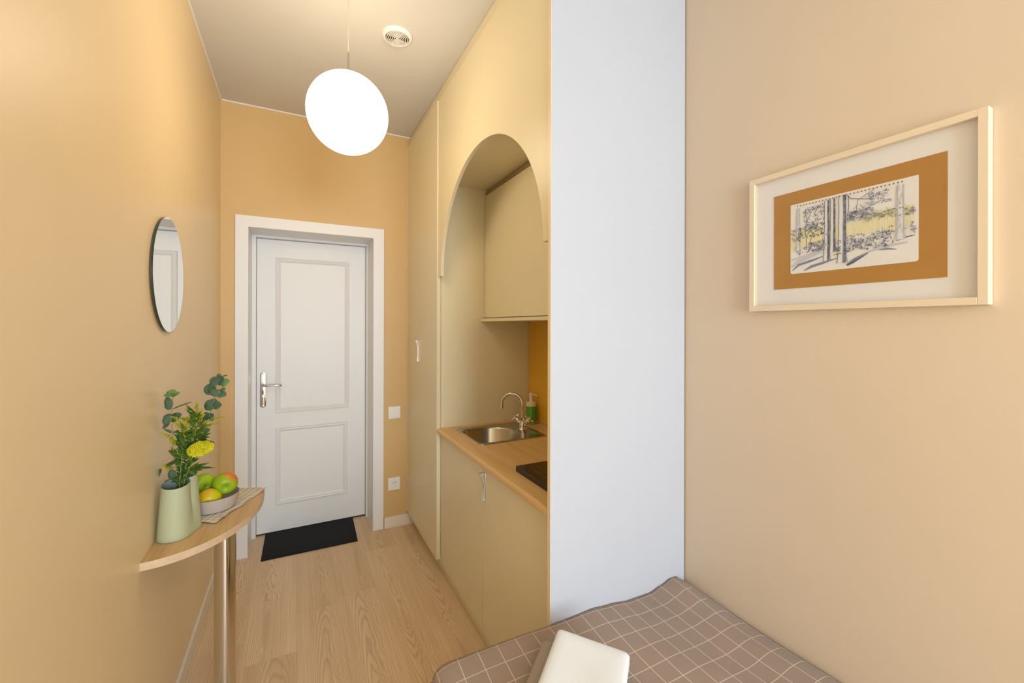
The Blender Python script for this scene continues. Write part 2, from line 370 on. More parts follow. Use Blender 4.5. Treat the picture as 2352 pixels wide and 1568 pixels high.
def molding(x0, z0, x1, z1, y, wd=0.032):
    bm = bmesh.new()
    prof = [(0, 0), (0.0, 0.008), (0.006, 0.011), (0.013, 0.006), (0.020, 0.0095), (0.027, 0.004), (wd, 0.0)]   # inward offset, proudness
    cs = lambda o: [(x0 + o, z0 + o), (x1 - o, z0 + o), (x1 - o, z1 - o), (x0 + o, z1 - o)]
    rows = [[bm.verts.new((p[0], y - h, p[1])) for p in cs(o)] for o, h in prof]
    for A, Bq in zip(rows, rows[1:]):
        for k in range(4): bm.faces.new((A[k], A[(k + 1) % 4], Bq[(k + 1) % 4], Bq[k]))
    return bm
obj('panel_molding', molding(-0.123, 0.84, 0.358, 1.922, 3.368), 'white', leaf)
obj('panel_molding', molding(-0.122, 0.20, 0.348, 0.738, 3.368), 'white', leaf)
# chrome long-plate lever handle
bm = bmesh.new()
prism(bm, rrect(-0.2165, 0.883, -0.1795, 1.128, 0.0183), 3.360, 3.368, 1, bev=0.003)
plate = obj('door_handle', bm, 'chrome', leaf, smooth=True, label='chrome handle plate')
bm = bmesh.new()
lathe(bm, [(0, 0), (0.0125, 0), (0.0125, 0.004), (0.0095, 0.006), (0.0095, 0.038), (0.006, 0.042), (0, 0.042)], (-0.198, 3.361, 1.037), 24, (0, -1, 0))
tube(bm, [(-0.198, 3.325, 1.037), (-0.19, 3.319, 1.037), (-0.17, 3.317, 1.0375), (-0.13, 3.317, 1.038), (-0.10, 3.318, 1.036), (-0.083, 3.322, 1.034)], [0.008, 0.008, 0.0065, 0.006, 0.0075, 0.006], 12)
lathe(bm, [(0, 0), (0.012, 0), (0.012, 0.006), (0.009, 0.008), (0.009, 0.016), (0, 0.017)], (-0.198, 3.361, 0.957), 24, (0, -1, 0))
box(bm, (-0.2005, 3.340, 0.945), (-0.1955, 3.346, 0.969), 0.001)
for z in (1.116, 0.895): lathe(bm, [(0, 0), (0.006, 0), (0.005, 0.003), (0, 0.004)], (-0.198, 3.361, z), 16, (0, -1, 0))
lv = obj('lever', bm, 'chrome', door, smooth=True, label='chrome lever and lock turn')

# ------------------------------------------------------------------ switch and socket on the front wall
sw = thing('light_switch', 'white square light switch on the wall right of the door', 'light switch', (0.637, YF, 0.82))
bm = bmesh.new(); prism(bm, rrect(0.595, 0.778, 0.679, 0.866, 0.004, 4), YF - 0.009, YF, 1, bev=0.002); obj('switch_frame', bm, 'plastic', sw)
bm = bmesh.new(); prism(bm, rrect(0.609, 0.793, 0.665, 0.851, 0.003, 4), YF - 0.0125, YF - 0.006, 1, bev=0.0012)
obj('rocker', bm, 'plastic', sw)
so = thing('wall_socket', 'white round-faced power socket low on the wall right of the door', 'socket', (0.636, YF, 0.31))
bm = bmesh.new()
prism(bm, rrect(0.593, 0.264, 0.678, 0.354, 0.004, 4), YF - 0.009, YF, 1, bev=0.002); obj('socket_frame', bm, 'plastic', so)
bm = bmesh.new()
lathe(bm, [(0.0225, 0.0), (0.0225, 0.002), (0.020, 0.0025), (0.0195, 0.0008), (0, 0.0006)], (0.6355, YF - 0.009, 0.310), 32, (0, -1, 0)); ins = obj('socket_well', bm, 'plastic', so, smooth=True)
bm = bmesh.new()
for dx, dz, r in ((-0.0095, 0.004, 0.003), (0.0095, 0.006, 0.003), (0, 0.017, 0.0024), (0, -0.015, 0.0028)):
    lathe(bm, [(r, 0), (r, 0.0012), (0, 0.0012)], (0.6355 + dx, YF - 0.0095, 0.310 + dz), 12, (0, -1, 0))
obj('pin_holes', bm, 'dark', so)

# ------------------------------------------------------------------ tall cupboard at the end of the kitchen run
YT = 2.357; FX = 0.725                       # near side of the tall cupboard, front plane of the fronts
tc = thing('tall_cupboard', 'tall vanilla cupboard between the door wall and the kitchen niche', 'cupboard', (1.03, 2.72, 0))
obj('carcass', B(((0.750, YT, 0.09), (XR - 0.003, YF - 0.002, ZC - 0.002)), bev=0.001), 'cream', tc)
obj('plinth', B(((0.776, YT, 0), (XR - 0.05, YF - 0.020, 0.09))), 'cream', tc)
td = obj('door', B(((FX, YT, 0.10), (0.748, YF - 0.021, 2.748)), bev=0.0012), 'cream', tc)
obj('filler_strip', B(((FX - 0.001, YF - 0.019, 0.10), (0.748, YF - 0.002, 2.748)), bev=0.001), 'edge_light', tc, label='pale filler strip against the wall')
def bow_handle(bm, x, y, z0, z1, out=0.026, w=0.011):
    n = 14; rows = []
    for k in range(n + 1):
        u = k / n; z = z0 + (z1 - z0) * u; e = abs(2 * u - 1)
        xo = out * (0.34 + 0.66 * (e ** 2.0)) * (0.5 + 0.5 * u) ; th = 0.004 + (0.007 * e ** 3)
        xi = max(0.001, xo - th) if 0.05 < u < 0.95 else 0.0
        hw = w * (0.62 + 0.2 * e ** 2)
        rows.append([bm.verts.new(p) for p in ((x - xo, y - hw, z), (x - xo, y + hw, z), (x - xi, y + hw, z), (x - xi, y - hw, z))])
    for A, Bq in zip(rows, rows[1:]):
        for k in range(4): bm.faces.new((A[k], A[(k + 1) % 4], Bq[(k + 1) % 4], Bq[k]))
    bm.faces.new(rows[0]); bm.faces.new(list(reversed(rows[-1])))
    box(bm, (x - 0.0022, y - w * 0.75, z0), (x, y + w * 0.75, z1), 0.0008)
bm = bmesh.new(); bow_handle(bm, FX, 2.775, 1.213, 1.352, 0.020, 0.012); obj('handle', bm, 'satin_nickel', td, smooth=True, label='small pale bow handle')

# upper fascia with the arch, and the boxing behind it
YN = 1.158
ab = thing('arched_fascia', 'vanilla overhead fascia cut with a round arch above the worktop', 'cabinet', (1.03, 1.75, 2.26))
yc, R_, zs = 1.753, 0.553, 1.731
poly = [(YN + 0.002, zs - 0.002), (yc - R_, zs - 0.002)]
poly += [(yc - R_ * math.cos(a), zs + 0.537 * math.sin(a)) for a in [math.pi * k / 56 for k in range(57)]]
poly += [(YT - 0.0015, zs - 0.002), (YT - 0.0015, 2.748), (YN + 0.002, 2.748)]
pp = []
for q in poly:
    if not pp or (abs(q[0] - pp[-1][0]) + abs(q[1] - pp[-1][1])) > 1e-5: pp.append(q)
bm = bmesh.new(); prism(bm, pp, FX + 0.0065, 0.7495, 0, bev=0.001); obj('arch_panel', bm, 'cream', ab)
obj('boxing', B(((0.750, YN + 0.001, 2.272), (XR - 0.003, YT - 0.001, ZC - 0.002)), bev=0.001), 'cream', ab)

# wall cupboard inside the niche
uc = thing('wall_cupboard', 'plain vanilla wall cupboard under the arch above the sink', 'cupboard', (1.18, 1.75, 1.476))
obj('carcass', B(((1.044, YN + 0.002, 1.496), (XR - 0.004, YT - 0.002, 2.27))), 'cream', uc)
obj('bottom_board', B(((0.997, YN + 0.002, 1.476), (XR - 0.004, YT - 0.002, 1.4935)), bev=0.001), 'cream', uc)
obj('door', B(((1.022, YN + 0.006, 1.4985), (1.042, YT - 0.006, 2.236)), bev=0.001), 'cream', uc)
obj('rail', B(((1.028, YN + 0.002, 2.2425), (1.043, YT - 0.004, 2.2635))), 'rail', uc, label='dark rail along the top of the door')
obj('bracket', B(((1.012, YT - 0.016, 1.499), (1.021, YT - 0.002, 1.520)), bev=0.002), 'cream_edge', uc)
tag(obj('splashback', B(((1.3305, YN + 0.002, 0.858), (XR - 0.001, YT - 0.005, 1.475))), 'ochre'), 'ochre splashback panel behind the soap bottle', 'splashback')

# white end panel facing the bed
ep = thing('end_panel', 'full-height white end panel of the kitchen at the bed end', 'panel', (1.03, 1.148, 0))
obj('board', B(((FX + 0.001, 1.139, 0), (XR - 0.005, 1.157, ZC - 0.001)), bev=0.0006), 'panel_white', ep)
obj('edge_band', B(((FX - 0.0005, 1.1395, 0), (FX + 0.0009, 1.1565, ZC - 0.002))), 'cream_edge', ep, label='cream front edge')

# base cupboard
bc = thing('base_cupboard', 'two-door vanilla base cupboard under the oak worktop', 'cupboard', (1.05, 1.75, 0))
BX = 0.752
SX0, SX1, SY0, SY1 = 0.811, 1.212, 1.925, 2.302          # sink rim
# open-topped carcass so that the bowl hangs inside
obj('carcass', B(((BX + 0.021, YN + 0.002, 0.09), (XR - 0.006, YT - 0.002, 0.108)), ((BX + 0.021, YN + 0.002, 0.108), (XR - 0.006, YN + 0.018, 0.829)),
    ((BX + 0.021, YT - 0.018, 0.108), (XR - 0.006, YT - 0.002, 0.829)), ((XR - 0.02, YN + 0.018, 0.108), (XR - 0.006, YT - 0.018, 0.829))), 'cream', bc)
obj('plinth', B(((0.776, YN + 0.002, 0), (XR - 0.05, YT - 0.002, 0.088))), 'cream', bc)
YS = 1.748
obj('door', B(((BX, YS + 0.0015, 0.076), (BX + 0.02, YT - 0.003, 0.822)), bev=0.001), 'cream', bc)
nd = obj('door', B(((BX, YN + 0.003, 0.076), (BX + 0.02, YS - 0.0015, 0.822)), bev=0.001), 'cream', bc)
bm = bmesh.new(); bow_handle(bm, BX, 1.722, 0.676, 0.797, 0.030, 0.012); obj('handle', bm, 'satin_nickel', nd, smooth=True, label='small pale bow handle')

# worktop with a hole for the sink: four slabs joined at the hole, rounded front edge
bm = bmesh.new()
ZW = 0.857; hx0, hx1, hy0, hy1 = SX0 + 0.012, SX1 - 0.012, SY0 + 0.012, SY1 - 0.012
def slab(x0, x1, y0, y1):
    box(bm, (x0, y0, ZW - 0.027), (x1, y1, ZW))
xf = FX + 0.012
for a in ((hx1, 1.3300, YN + 0.001, YT - 0.001), (xf, hx0, YN + 0.001, YT - 0.001), (hx0, hx1, YN + 0.001, hy0), (hx0, hx1, hy1, YT - 0.001)): slab(*a)
edge = [(xf, ZW), (xf, ZW - 0.027), (FX + 0.004, ZW - 0.027), (FX + 0.001, ZW - 0.024), (FX, ZW - 0.018), (FX + 0.0008, ZW - 0.008), (FX + 0.0035, ZW - 0.003), (FX + 0.008, ZW - 0.0004)]
prism(bm, edge, YN + 0.001, YT - 0.001, 1)
bmesh.ops.remove_doubles(bm, verts=bm.verts[:], dist=1e-5)
tag(obj('worktop', bm, 'oak_top'), 'oak-effect worktop with rounded front edge holding sink and hob', 'worktop')

# ------------------------------------------------------------------ inset steel sink
sk = thing('sink', 'small stainless steel inset sink in the oak worktop', 'sink', (1.01, 2.11, ZW))
def loft(bm, loops, close=False):
    rows = [[bm.verts.new(p) for p in L] for L in loops]
    n = len(rows[0])
    for A, Bq in zip(rows, rows[1:]):
        for k in range(n): bm.faces.new((A[k], A[(k + 1) % n], Bq[(k + 1) % n], Bq[k]))
    if close: bm.faces.new(rows[-1])
    return rows
bm = bmesh.new()
K = 10
def L3(x0, y0, x1, y1, r, z): return [(p[0], p[1], z) for p in rrect(x0, y0, x1, y1, r, K)]
BXa, BXb, BYa, BYb = 0.832, 1.110, 1.955, 2.262
rr4 = [0.148, 0.05, 0.05, 0.148]
loft(bm, [L3(SX0, SY0, SX1, SY1, 0.028, ZW + 0.0004), L3(SX0 + 0.001, SY0 + 0.001, SX1 - 0.001, SY1 - 0.001, 0.027, ZW + 0.003),
          L3(SX0 + 0.008, SY0 + 0.008, SX1 - 0.008, SY1 - 0.008, 0.022, ZW + 0.0045), L3(SX0 + 0.014, SY0 + 0.014, SX1 - 0.014, SY1 - 0.014, 0.02, ZW + 0.0025),
          L3(BXa - 0.006, BYa - 0.006, BXb + 0.006, BYb + 0.006, rr4, ZW + 0.0022), L3(BXa, BYa, BXb, BYb, rr4, ZW - 0.001),
          L3(BXa + 0.004, BYa + 0.004, BXb - 0.004, BYb - 0.004, [r - 0.003 for r in rr4], ZW - 0.008),
          L3(BXa + 0.012, BYa + 0.012, BXb - 0.012, BYb - 0.012, [r - 0.01 for r in rr4], ZW - 0.12),
          L3(BXa + 0.03, BYa + 0.03, BXb - 0.03, BYb - 0.03, [max(0.03, r - 0.02) for r in rr4], ZW - 0.145),
          L3(BXa + 0.09, BYa + 0.11, BXb - 0.09, BYb - 0.11, 0.02, ZW - 0.15)], True)
obj('basin', bm, 'steel', sk, smooth=True)
bm = bmesh.new(); lathe(bm, [(0.034, 0.0), (0.034, 0.003), (0.028, 0.002), (0.012, -0.001), (0, -0.001)], (0.958, 2.108, ZW - 0.1496), 32); obj('drain', bm, 'chrome', sk, smooth=True)

# ------------------------------------------------------------------ mixer tap
TX, TY, TZ = 1.146, 2.098, ZW + 0.0025
tp = thing('mixer_tap', 'chrome swan-neck mixer tap with two cross handles on the sink', 'tap', (TX, TY, TZ))
bm = bmesh.new(); lathe(bm, [(0, 0), (0.024, 0), (0.0245, 0.006), (0.021, 0.010), (0.018, 0.016), (0.019, 0.028), (0.0165, 0.038), (0.013, 0.045), (0.0125, 0.062), (0.014, 0.066), (0.014, 0.074), (0, 0.076)], (TX, TY, TZ), 28)
bd = obj('tap_body', bm, 'chrome', tp, smooth=True)
sp_dir = Vector((-0.80, 0.60, 0)).normalized()
pts = [Vector((TX, TY, TZ + 0.07)), Vector((TX, TY, TZ + 0.11)), Vector((TX, TY, TZ + 0.145))]
rr_ = 0.060
for k in range(1, 15):
    a = math.radians(180 - k * 13.2)
    pts.append(Vector((TX, TY, TZ + 0.145)) + sp_dir * (rr_ + rr_ * math.cos(a)) + Vector((0, 0, rr_ * math.sin(a))))
d = (pts[-1] - pts[-2]).normalized(); pts.append(pts[-1] + d * 0.012)
bm = bmesh.new(); tube(bm, pts, 0.0084, 16); tube(bm, [pts[-1] - d * 0.012, pts[-1] + d * 0.010], 0.0104, 16)
obj('spout', bm, 'chrome', tp, smooth=True)
perp = Vector((0.46, -0.89, 0)).normalized()
for s in (-1, 1):
    a = (perp * s * 0.72 + Vector((0, 0, 0.70))).normalized(); p0 = Vector((TX, TY, TZ + 0.022)); tipp = p0 + a * 0.062
    bm = bmesh.new(); tube(bm, [p0 + a * 0.012, p0 + a * 0.03, p0 + a * 0.032, p0 + a * 0.052, tipp], [0.011, 0.011, 0.013, 0.0125, 0.008], 16)
    e1 = a.cross(sp_dir).normalized(); e2 = a.cross(e1)
    for e in (e1, e2):
        tube(bm, [tipp - e * 0.024 + a * 0.004, tipp + a * 0.004, tipp + e * 0.024 + a * 0.004], [0.0035, 0.0048, 0.0035], 10)
        for q in (-1, 1): ball(bm, tipp + e * 0.024 * q + a * 0.004, 0.0052, 2)
    ball(bm, tipp + a * 0.006, 0.009, 2)
    obj('cross_handle', bm, 'chrome', tp, smooth=True)

# ------------------------------------------------------------------ soap dispenser on a saucer
SB = (1.284, 2.238, ZW)
bm = bmesh.new(); lathe(bm, [(0, 0), (0.034, 0), (0.044, 0.007), (0.0445, 0.009), (0.042, 0.009), (0.033, 0.004), (0, 0.004)], SB, 40)
tag(obj('soap_saucer', bm, 'cream_plastic', smooth=True), 'small round cream dish under the green soap bottle', 'dish')
sd = thing('soap_dispenser', 'green liquid soap bottle with cream pump at the back of the worktop', 'soap bottle', (SB[0], SB[1], ZW + 0.0042))
z0 = ZW + 0.0042
bm = bmesh.new(); lathe(bm, [(0, 0), (0.028, 0), (0.031, 0.003), (0.031, 0.094), (0.029, 0.098), (0.022, 0.099), (0, 0.099)], (SB[0], SB[1], z0), 40); obj('bottle', bm, 'soap', sd, smooth=True)
bm = bmesh.new(); lathe(bm, [(0.0, 0.0992), (0.0312, 0.0992), (0.0312, 0.121), (0.028, 0.124), (0.013, 0.125), (0.011, 0.128), (0.0105, 0.147), (0, 0.147)], (SB[0], SB[1], z0), 40); obj('pump_collar', bm, 'cream_plastic', sd, smooth=True)
bm = bmesh.new(); lathe(bm, [(0, 0.147), (0.0135, 0.147), (0.0145, 0.162), (0.0135, 0.176), (0.009, 0.180), (0, 0.180)], (SB[0], SB[1], z0), 28)
n0 = Vector((SB[0], SB[1], z0 + 0.168)); nd_ = Vector((0.88, -0.45, 0)).normalized()
tube(bm, [n0, n0 + nd_ * 0.018, n0 + nd_ * 0.034 - Vector((0, 0, 0.005)), n0 + nd_ * 0.038 - Vector((0, 0, 0.010))], [0.010, 0.0085, 0.006, 0.005], 14)
obj('pump_head', bm, 'cream_plastic', sd, smooth=True)

# ------------------------------------------------------------------ hob
hb = thing('hob', 'black glass hob standing on the worktop beside the white end panel', 'hob', (1.04, 1.36, ZW))
obj('glass_top', B(((0.800, 1.200, ZW + 0.0012), (1.300, 1.520, ZW + 0.0225)), bev=0.0015), 'hob', hb)
bm = bmesh.new()
def mark(x, y, dx, dy, wd=0.0018):
    d = Vector((dx, dy, 0)); n = Vector((-dy, dx, 0)).normalized() * wd / 2; p = Vector((x, y, ZW + 0.0229))
    bm.faces.new([bm.verts.new(q) for q in (p - n, p + d - n, p + d + n, p + n)])
mark(0.838, 1.447, 0, -0.20, 0.003)
for k in range(6): mark(0.824 + 0.004 * (k % 2), 1.505 - 0.0055 * k, 0.011, 0.002 - 0.004 * (k % 2), 0.0013)
for k, (x, y, dx, dy) in enumerate(((0.874, 1.478, 0.012, -0.012), (0.886, 1.478, -0.012, -0.010), (0.868, 1.462, 0.006, -0.012), (0.872, 1.444, 0.004, -0.022), (0.868, 1.418, 0.008, -0.018), (0.862, 1.398, 0.012, -0.012), (0.878, 1.392, -0.012, -0.010), (0.874, 1.372, -0.008, -0.014), (0.856, 1.39, 0.002, -0.05))): mark(x, y, dx, dy, 0.0016)
obj('printed_marks', bm, 'hob_mark', hb, label='faint grey printed marks')

# ------------------------------------------------------------------ round mirror
bm = bmesh.new(); mirror_c = (XL, 1.890, 1.627); MR = 0.2018
mr = thing('round_mirror', 'round frameless mirror hung on the left wall', 'mirror', mirror_c)
lathe(bm, [(0, 0.0105), (MR - 0.0006, 0.0105), (MR, 0.0101)], mirror_c, 128, (1, 0, 0)); obj('mirror_face', bm, 'mirror', mr)
bm = bmesh.new(); lathe(bm, [(MR, 0.0101), (MR, 0.0055)], mirror_c, 128, (1, 0, 0)); obj('glass_edge', bm, 'green_glass', mr, smooth=True, label='dark green glass edge')
bm = bmesh.new(); lathe(bm, [(MR, 0.0055), (MR - 0.001, 0.003), (MR - 0.012, 0.003), (MR - 0.014, 0.0), (0, 0.0)], mirror_c, 128, (1, 0, 0)); obj('backing', bm, 'brown_edge', mr, smooth=True)

# ------------------------------------------------------------------ framed drawing on the right wall
PX = XR - 0.026
Y0, Y1, Z0, Z1 = 0.334, 0.866, 1.498, 1.922      # near (right) .. far (left)
pf = thing('framed_drawing', 'tree sketch mounted on brown board in a pale wooden frame', 'picture', (XR, 0.60, 1.498))
fwid = 0.0165
bm = bmesh.new()
for lo, hi in (((PX, Y0, Z0), (XR - 0.001, Y0 + fwid, Z1)), ((PX, Y1 - fwid, Z0), (XR - 0.001, Y1, Z1)),
               ((PX, Y0 + fwid, Z0), (XR - 0.001, Y1 - fwid, Z0 + fwid)), ((PX, Y0 + fwid, Z1 - fwid), (XR - 0.001, Y1 - fwid, Z1))): box(bm, lo, hi, 0.0008)
obj('frame', bm, 'frame_wood', pf)
obj('mat_board', B(((XR - 0.010, Y0 + fwid, Z0 + fwid), (XR - 0.002, Y1 - fwid, Z1 - fwid))), 'mat_board', pf)
obj('mount', B(((XR - 0.0112, 0.402, 1.564), (XR - 0.0101, 0.795, 1.853))), 'kraft', pf, label='brown mounting board')
SYa, SYb, SZa, SZb = 0.452, 0.745, 1.607, 1.814
sheet_poly = rrect(SYa, SZa, SYb, SZb, [0.0015, 0.0015, 0.006, 0.006], 4)
bm = bmesh.new(); prism(bm, sheet_poly, XR - 0.0122, XR - 0.0114, 0); sh = obj('paper_sheet', bm, 'paper', pf)
bm = bmesh.new(); lay = [0]
def SP(u, v, l=0): return Vector((XR - 0.01245 - 0.00026 * l - 0.00002 * (lay[0] % 12), SYb - u * (SYb - SYa), SZa + v * (SZb - SZa)))
rs = random.Random(3)
def stroke(pts, wds, mi, l):
    lay[0] += 1; n = len(pts); ww = wds if isinstance(wds, (list, tuple)) else [wds] * n; A = []
    asp = (SYb - SYa) / (SZb - SZa)
    for k, (u, v) in enumerate(pts):
        a = pts[max(k - 1, 0)]; b = pts[min(k + 1, n - 1)]; dx, dy = (b[0] - a[0]) * asp, b[1] - a[1]; L = math.hypot(dx, dy) or 1
        nx, ny = -dy / L * ww[k] / 2 / asp, dx / L * ww[k] / 2
        A.append((bm.verts.new(SP(u + nx, v + ny, l)), bm.verts.new(SP(u - nx, v - ny, l))))
    for p, q in zip(A, A[1:]): bm.faces.new((p[0], p[1], q[1], q[0])).material_index = mi
def dabs(n, u0, u1, v0, v1, mi, l, size=0.018, ang=None):
    for _ in range(n):
        u, v = rs.uniform(u0, u1), rs.uniform(v0, v1); a = rs.uniform(0, math.pi) if ang is None else ang + rs.uniform(-.4, .4); s = size * rs.uniform(.5, 1.3)
        du, dv = math.cos(a) * s * .7, math.sin(a) * s
        stroke([(u - du / 2, v - dv / 2), (u, v + rs.uniform(-.003, .003)), (u + du / 2, v + dv / 2)], [0.003, s * 0.42, 0.003], mi, l)
INK, MID, PALE, YEL, GRN = 0, 1, 2, 3, 4
clampu = lambda u: min(0.985, max(0.012, u))
pw_ = 0.0128                                             # yellow and green washes: side-by-side vertical touches
for ua, ub, va, vb, top_ in ((0.022, 0.31, .35, .55, .07), (0.36, 0.865, .40, .60, .08), (0.915, 0.98, .42, .60, .08)):
    for k in range(int((ub - ua) / pw_)):
        u = ua + k * pw_; v0 = va + rs.uniform(-.03, .04); v1 = vb + rs.uniform(-.05, .03); g = top_ * rs.uniform(.5, 1.2)
        if rs.random() < .12: v0 += .07
        stroke([(u, v0), (u + rs.uniform(-.001, .001), v1)], 0.0178, YEL, 1)
        if u < .3 or u > .62: stroke([(u, v1 + .001), (u + rs.uniform(-.001, .001), v1 + g)], 0.0175, GRN, 1)
for pts, wd, mi in (([(0.01, .10), (.08, .17), (.18, .22), (.29, .26)], [.02, .05, .04, .02], PALE), ([(.02, .05), (.08, .12), (.2, .16), (.3, .2)], [.01, .03, .03, .01], MID),
                    ([(.13, .03), (.2, .08), (.3, .11), (.42, .15)], [.01, .035, .03, .01], MID), ([(.01, .2), (.1, .23), (.3, .29)], .02, PALE),
                    ([(.50, .045), (.56, .10), (.66, .17)], [.03, .05, .02], MID), ([(.50, .04), (.55, .075), (.63, .14)], [.02, .025, .01], INK),
                    ([(.66, .18), (.75, .22), (.93, .24)], [.01, .04, .015], PALE), ([(.74, .19), (.80, .19), (.86, .17)], [.01, .02, .006], MID),
                    ([(.30, .24), (.45, .28)], .03, PALE), ([(.86, .27), (.92, .30), (.98, .31)], [.006, .014, .006], INK)): stroke(pts, wd, mi, 2)
# trunks: pale body, dark shaded side, outlines
def trunk(u, v0, v1, wd, dark=True, l=4):
    k = [v0 + (v1 - v0) * i / 9 for i in range(10)]; wob = [rs.uniform(-.002, .002) for _ in k]
    flare = [wd * (1.35 if i == 0 else 1.08 if i == 1 else 1.0 - 0.02 * i) for i in range(10)]
    stroke([(u + wob[i], k[i]) for i in range(10)], flare, 5 if dark else PALE, l)
    asp = (SYb - SYa) / (SZb - SZa)
    if dark:
        stroke([(u + wob[i] + wd * .26 / asp, k[i]) for i in range(10)], [q * (.38 + rs.uniform(-.08, .08)) for q in flare], MID, l + 1)
        for i in range(26):
            a = rs.randrange(9); vv = k[a] + rs.uniform(0, .07); stroke([(u + wd * rs.uniform(.2, .45) / asp, vv), (u + wd * .42 / asp, vv + .03)], 0.012, INK, l + 2)
    else:
        stroke([(u + wob[i], k[i]) for i in range(10)], [q * .6 for q in flare], 5, l + 1)
        for i in range(20):
            vv = rs.uniform(v0, v1); stroke([(u + rs.uniform(-.4, .4) * wd / asp, vv), (u + rs.uniform(-.4, .4) * wd / asp, vv + .06)], 0.005, PALE, l + 2)
    for s in (-.5, .5): stroke([(u + wob[i] + s * flare[i] / asp, k[i]) for i in range(10)], 0.005, INK if dark else PALE, l + 3)
trunk(.075, .32, .93, .045, False); trunk(.885, .28, .93, .075, False)
# thin leaning trees and foliage on the left
for pts in ([(.155, .33), (.15, .5), (.14, .58), (.16, .72), (.2, .85)], [(.195, .33), (.19, .45), (.22, .55)], [(.14, .58), (.2, .62), (.27, .66)], [(.16, .72), (.145, .82), (.15, .9)], [(.15, .5), (.17, .55), (.21, .6)]): stroke(pts, 0.006, INK, 4)
dabs(110, .13, .32, .58, .92, MID, 4, .03); dabs(60, .16, .33, .48, .68, INK, 4, .03); dabs(50, .01, .13, .46, .64, MID, 4, .026)
dabs(90, .17, .33, .28, .42, MID, 4, .03, 1.2); dabs(40, .05, .33, .27, .36, INK, 4, .022, 1.4); dabs(22, .07, .11, .45, .64, INK, 9, .03)
trunk(.335, .13, .95, .062); trunk(.385, .24, .96, .058); trunk(.462, .08, .97, .088)
# branch over the middle, twigs and needles
for pts, wd in (([(.505, .95), (.53, .9), (.6, .87), (.71, .83)], .008), ([(.60, .87), (.66, .92), (.71, .95)], .005), ([(.59, .87), (.575, .78), (.58, .7)], .005), ([(.512, .95), (.515, .8), (.505, .68)], .007), ([(.60, .8), (.63, .74)], .004)): stroke(pts, wd, INK, 8)
dabs(60, .64, .82, .76, .92, MID, 8, .024, .6); dabs(26, .68, .81, .82, .92, INK, 8, .02, .5); dabs(40, .55, .72, .66, .8, PALE, 7, .024)
dabs(90, .50, .70, .60, .74, MID, 8, .03); dabs(40, .50, .66, .62, .74, INK, 8, .026); dabs(60, .62, .86, .58, .66, MID, 8, .024, .2); dabs(24, .66, .98, .56, .66, INK, 8, .02, .3)
dabs(26, .92, .985, .56, .64, MID, 8, .026, .2); dabs(150, .49, .84, .22, .42, MID, 8, .028); dabs(80, .50, .80, .22, .36, INK, 8, .026); dabs(40, .40, .45, .2, .4, INK, 8, .026)
dabs(24, .76, .85, .30, .46, INK, 8, .022); dabs(18, .92, .985, .34, .48, MID, 8, .024); dabs(30, .2, .32, .7, .93, INK, 8, .02, 1.2)
for k in range(30):                                      # torn-off binding holes along the top edge
    u = .072 + k * .0285; stroke([(u - .0045, .962), (u + .0045, .962)], 0.019, 6, 9)
M['ink_paper'] = mat('trunk_light', (0.78, 0.78, 0.82), 0.9, 0, 0.1); M['hole'] = mat('hole_brown', (0.30, 0.13, 0.03), 0.9)
obj('sketch', bm, ['ink', 'ink_mid', 'ink_pale', 'yellow_wash', 'green_wash', 'ink_paper', 'hole'], sh, smooth='raw')
for p in bpy.data.objects['sketch'].data.polygons: p.use_smooth = False
obj('glass', B(((XR - 0.0225, Y0 + fwid - 0.002, Z0 + fwid - 0.002), (XR - 0.0205, Y1 - fwid + 0.002, Z1 - fwid + 0.002))), 'glass', pf)

# ------------------------------------------------------------------ pendant lamp
LC = Vector((0.189, 1.830, 2.310)); LR = 0.1567
pl = thing('pendant_lamp', 'lit opal glass globe pendant hanging from the ceiling', 'lamp', (LC.x, LC.y, ZC))
bm = bmesh.new(); bmesh.ops.create_uvsphere(bm, u_segments=64, v_segments=32, radius=LR)
for v in bm.verts: v.co += LC
obj('globe', bm, 'globe', pl, smooth='all')
bm = bmesh.new(); tube(bm, [LC + Vector((0, 0, LR - 0.004)), LC + Vector((0, 0, LR + 0.088))], 0.0048, 12); tube(bm, [LC + Vector((0, 0, LR + 0.088)), LC + Vector((0, 0, LR + 0.094))], 0.0036, 12); obj('rod', bm, 'chrome', pl, smooth=True)
bm = bmesh.new(); tube(bm, [LC + Vector((0, 0, LR + 0.094)), (LC.x, LC.y, ZC - 0.015)], 0.0016, 8); obj('cord', bm, 'cord', pl, smooth=True)
bm = bmesh.new(); lathe(bm, [(0, -0.018), (0.02, -0.018), (0.027, -0.012), (0.030, -0.001), (0, -0.001)], (LC.x, LC.y, ZC), 40); obj('canopy', bm, 'plastic', pl, smooth=True)

# ------------------------------------------------------------------ ceiling vent
VC = Vector((0.429, 2.037, ZC))
cv = thing('ceiling_vent', 'round white ventilation grille on the ceiling', 'vent', VC)
bm = bmesh.new(); lathe(bm, [(0.070, 0), (0.0705, -0.004), (0.067, -0.011), (0.060, -0.015), (0.0545, -0.015), (0.0535, -0.012), (0.0535, -0.001)], VC, 64); obj('rim', bm, 'plastic', cv, smooth=True)
bm = bmesh.new(); lathe(bm, [(0.0535, -0.0012), (0, -0.0012)], VC, 48); obj('duct_shade_disc', bm, 'duct_shade', cv)  # flat dark disc, painted shade of the duct behind the grille
bm = bmesh.new()
for r in (0.0478, 0.0394, 0.0310, 0.0226, 0.0142):
    lathe(bm, [(r - 0.0019, -0.0120), (r + 0.0019, -0.0120), (r + 0.0015, -0.0146), (r - 0.0015, -0.0146), (r - 0.0019, -0.0120)], VC, 48)
lathe(bm, [(0.007, -0.0115), (0.007, -0.0144), (0, -0.0146)], VC, 24)
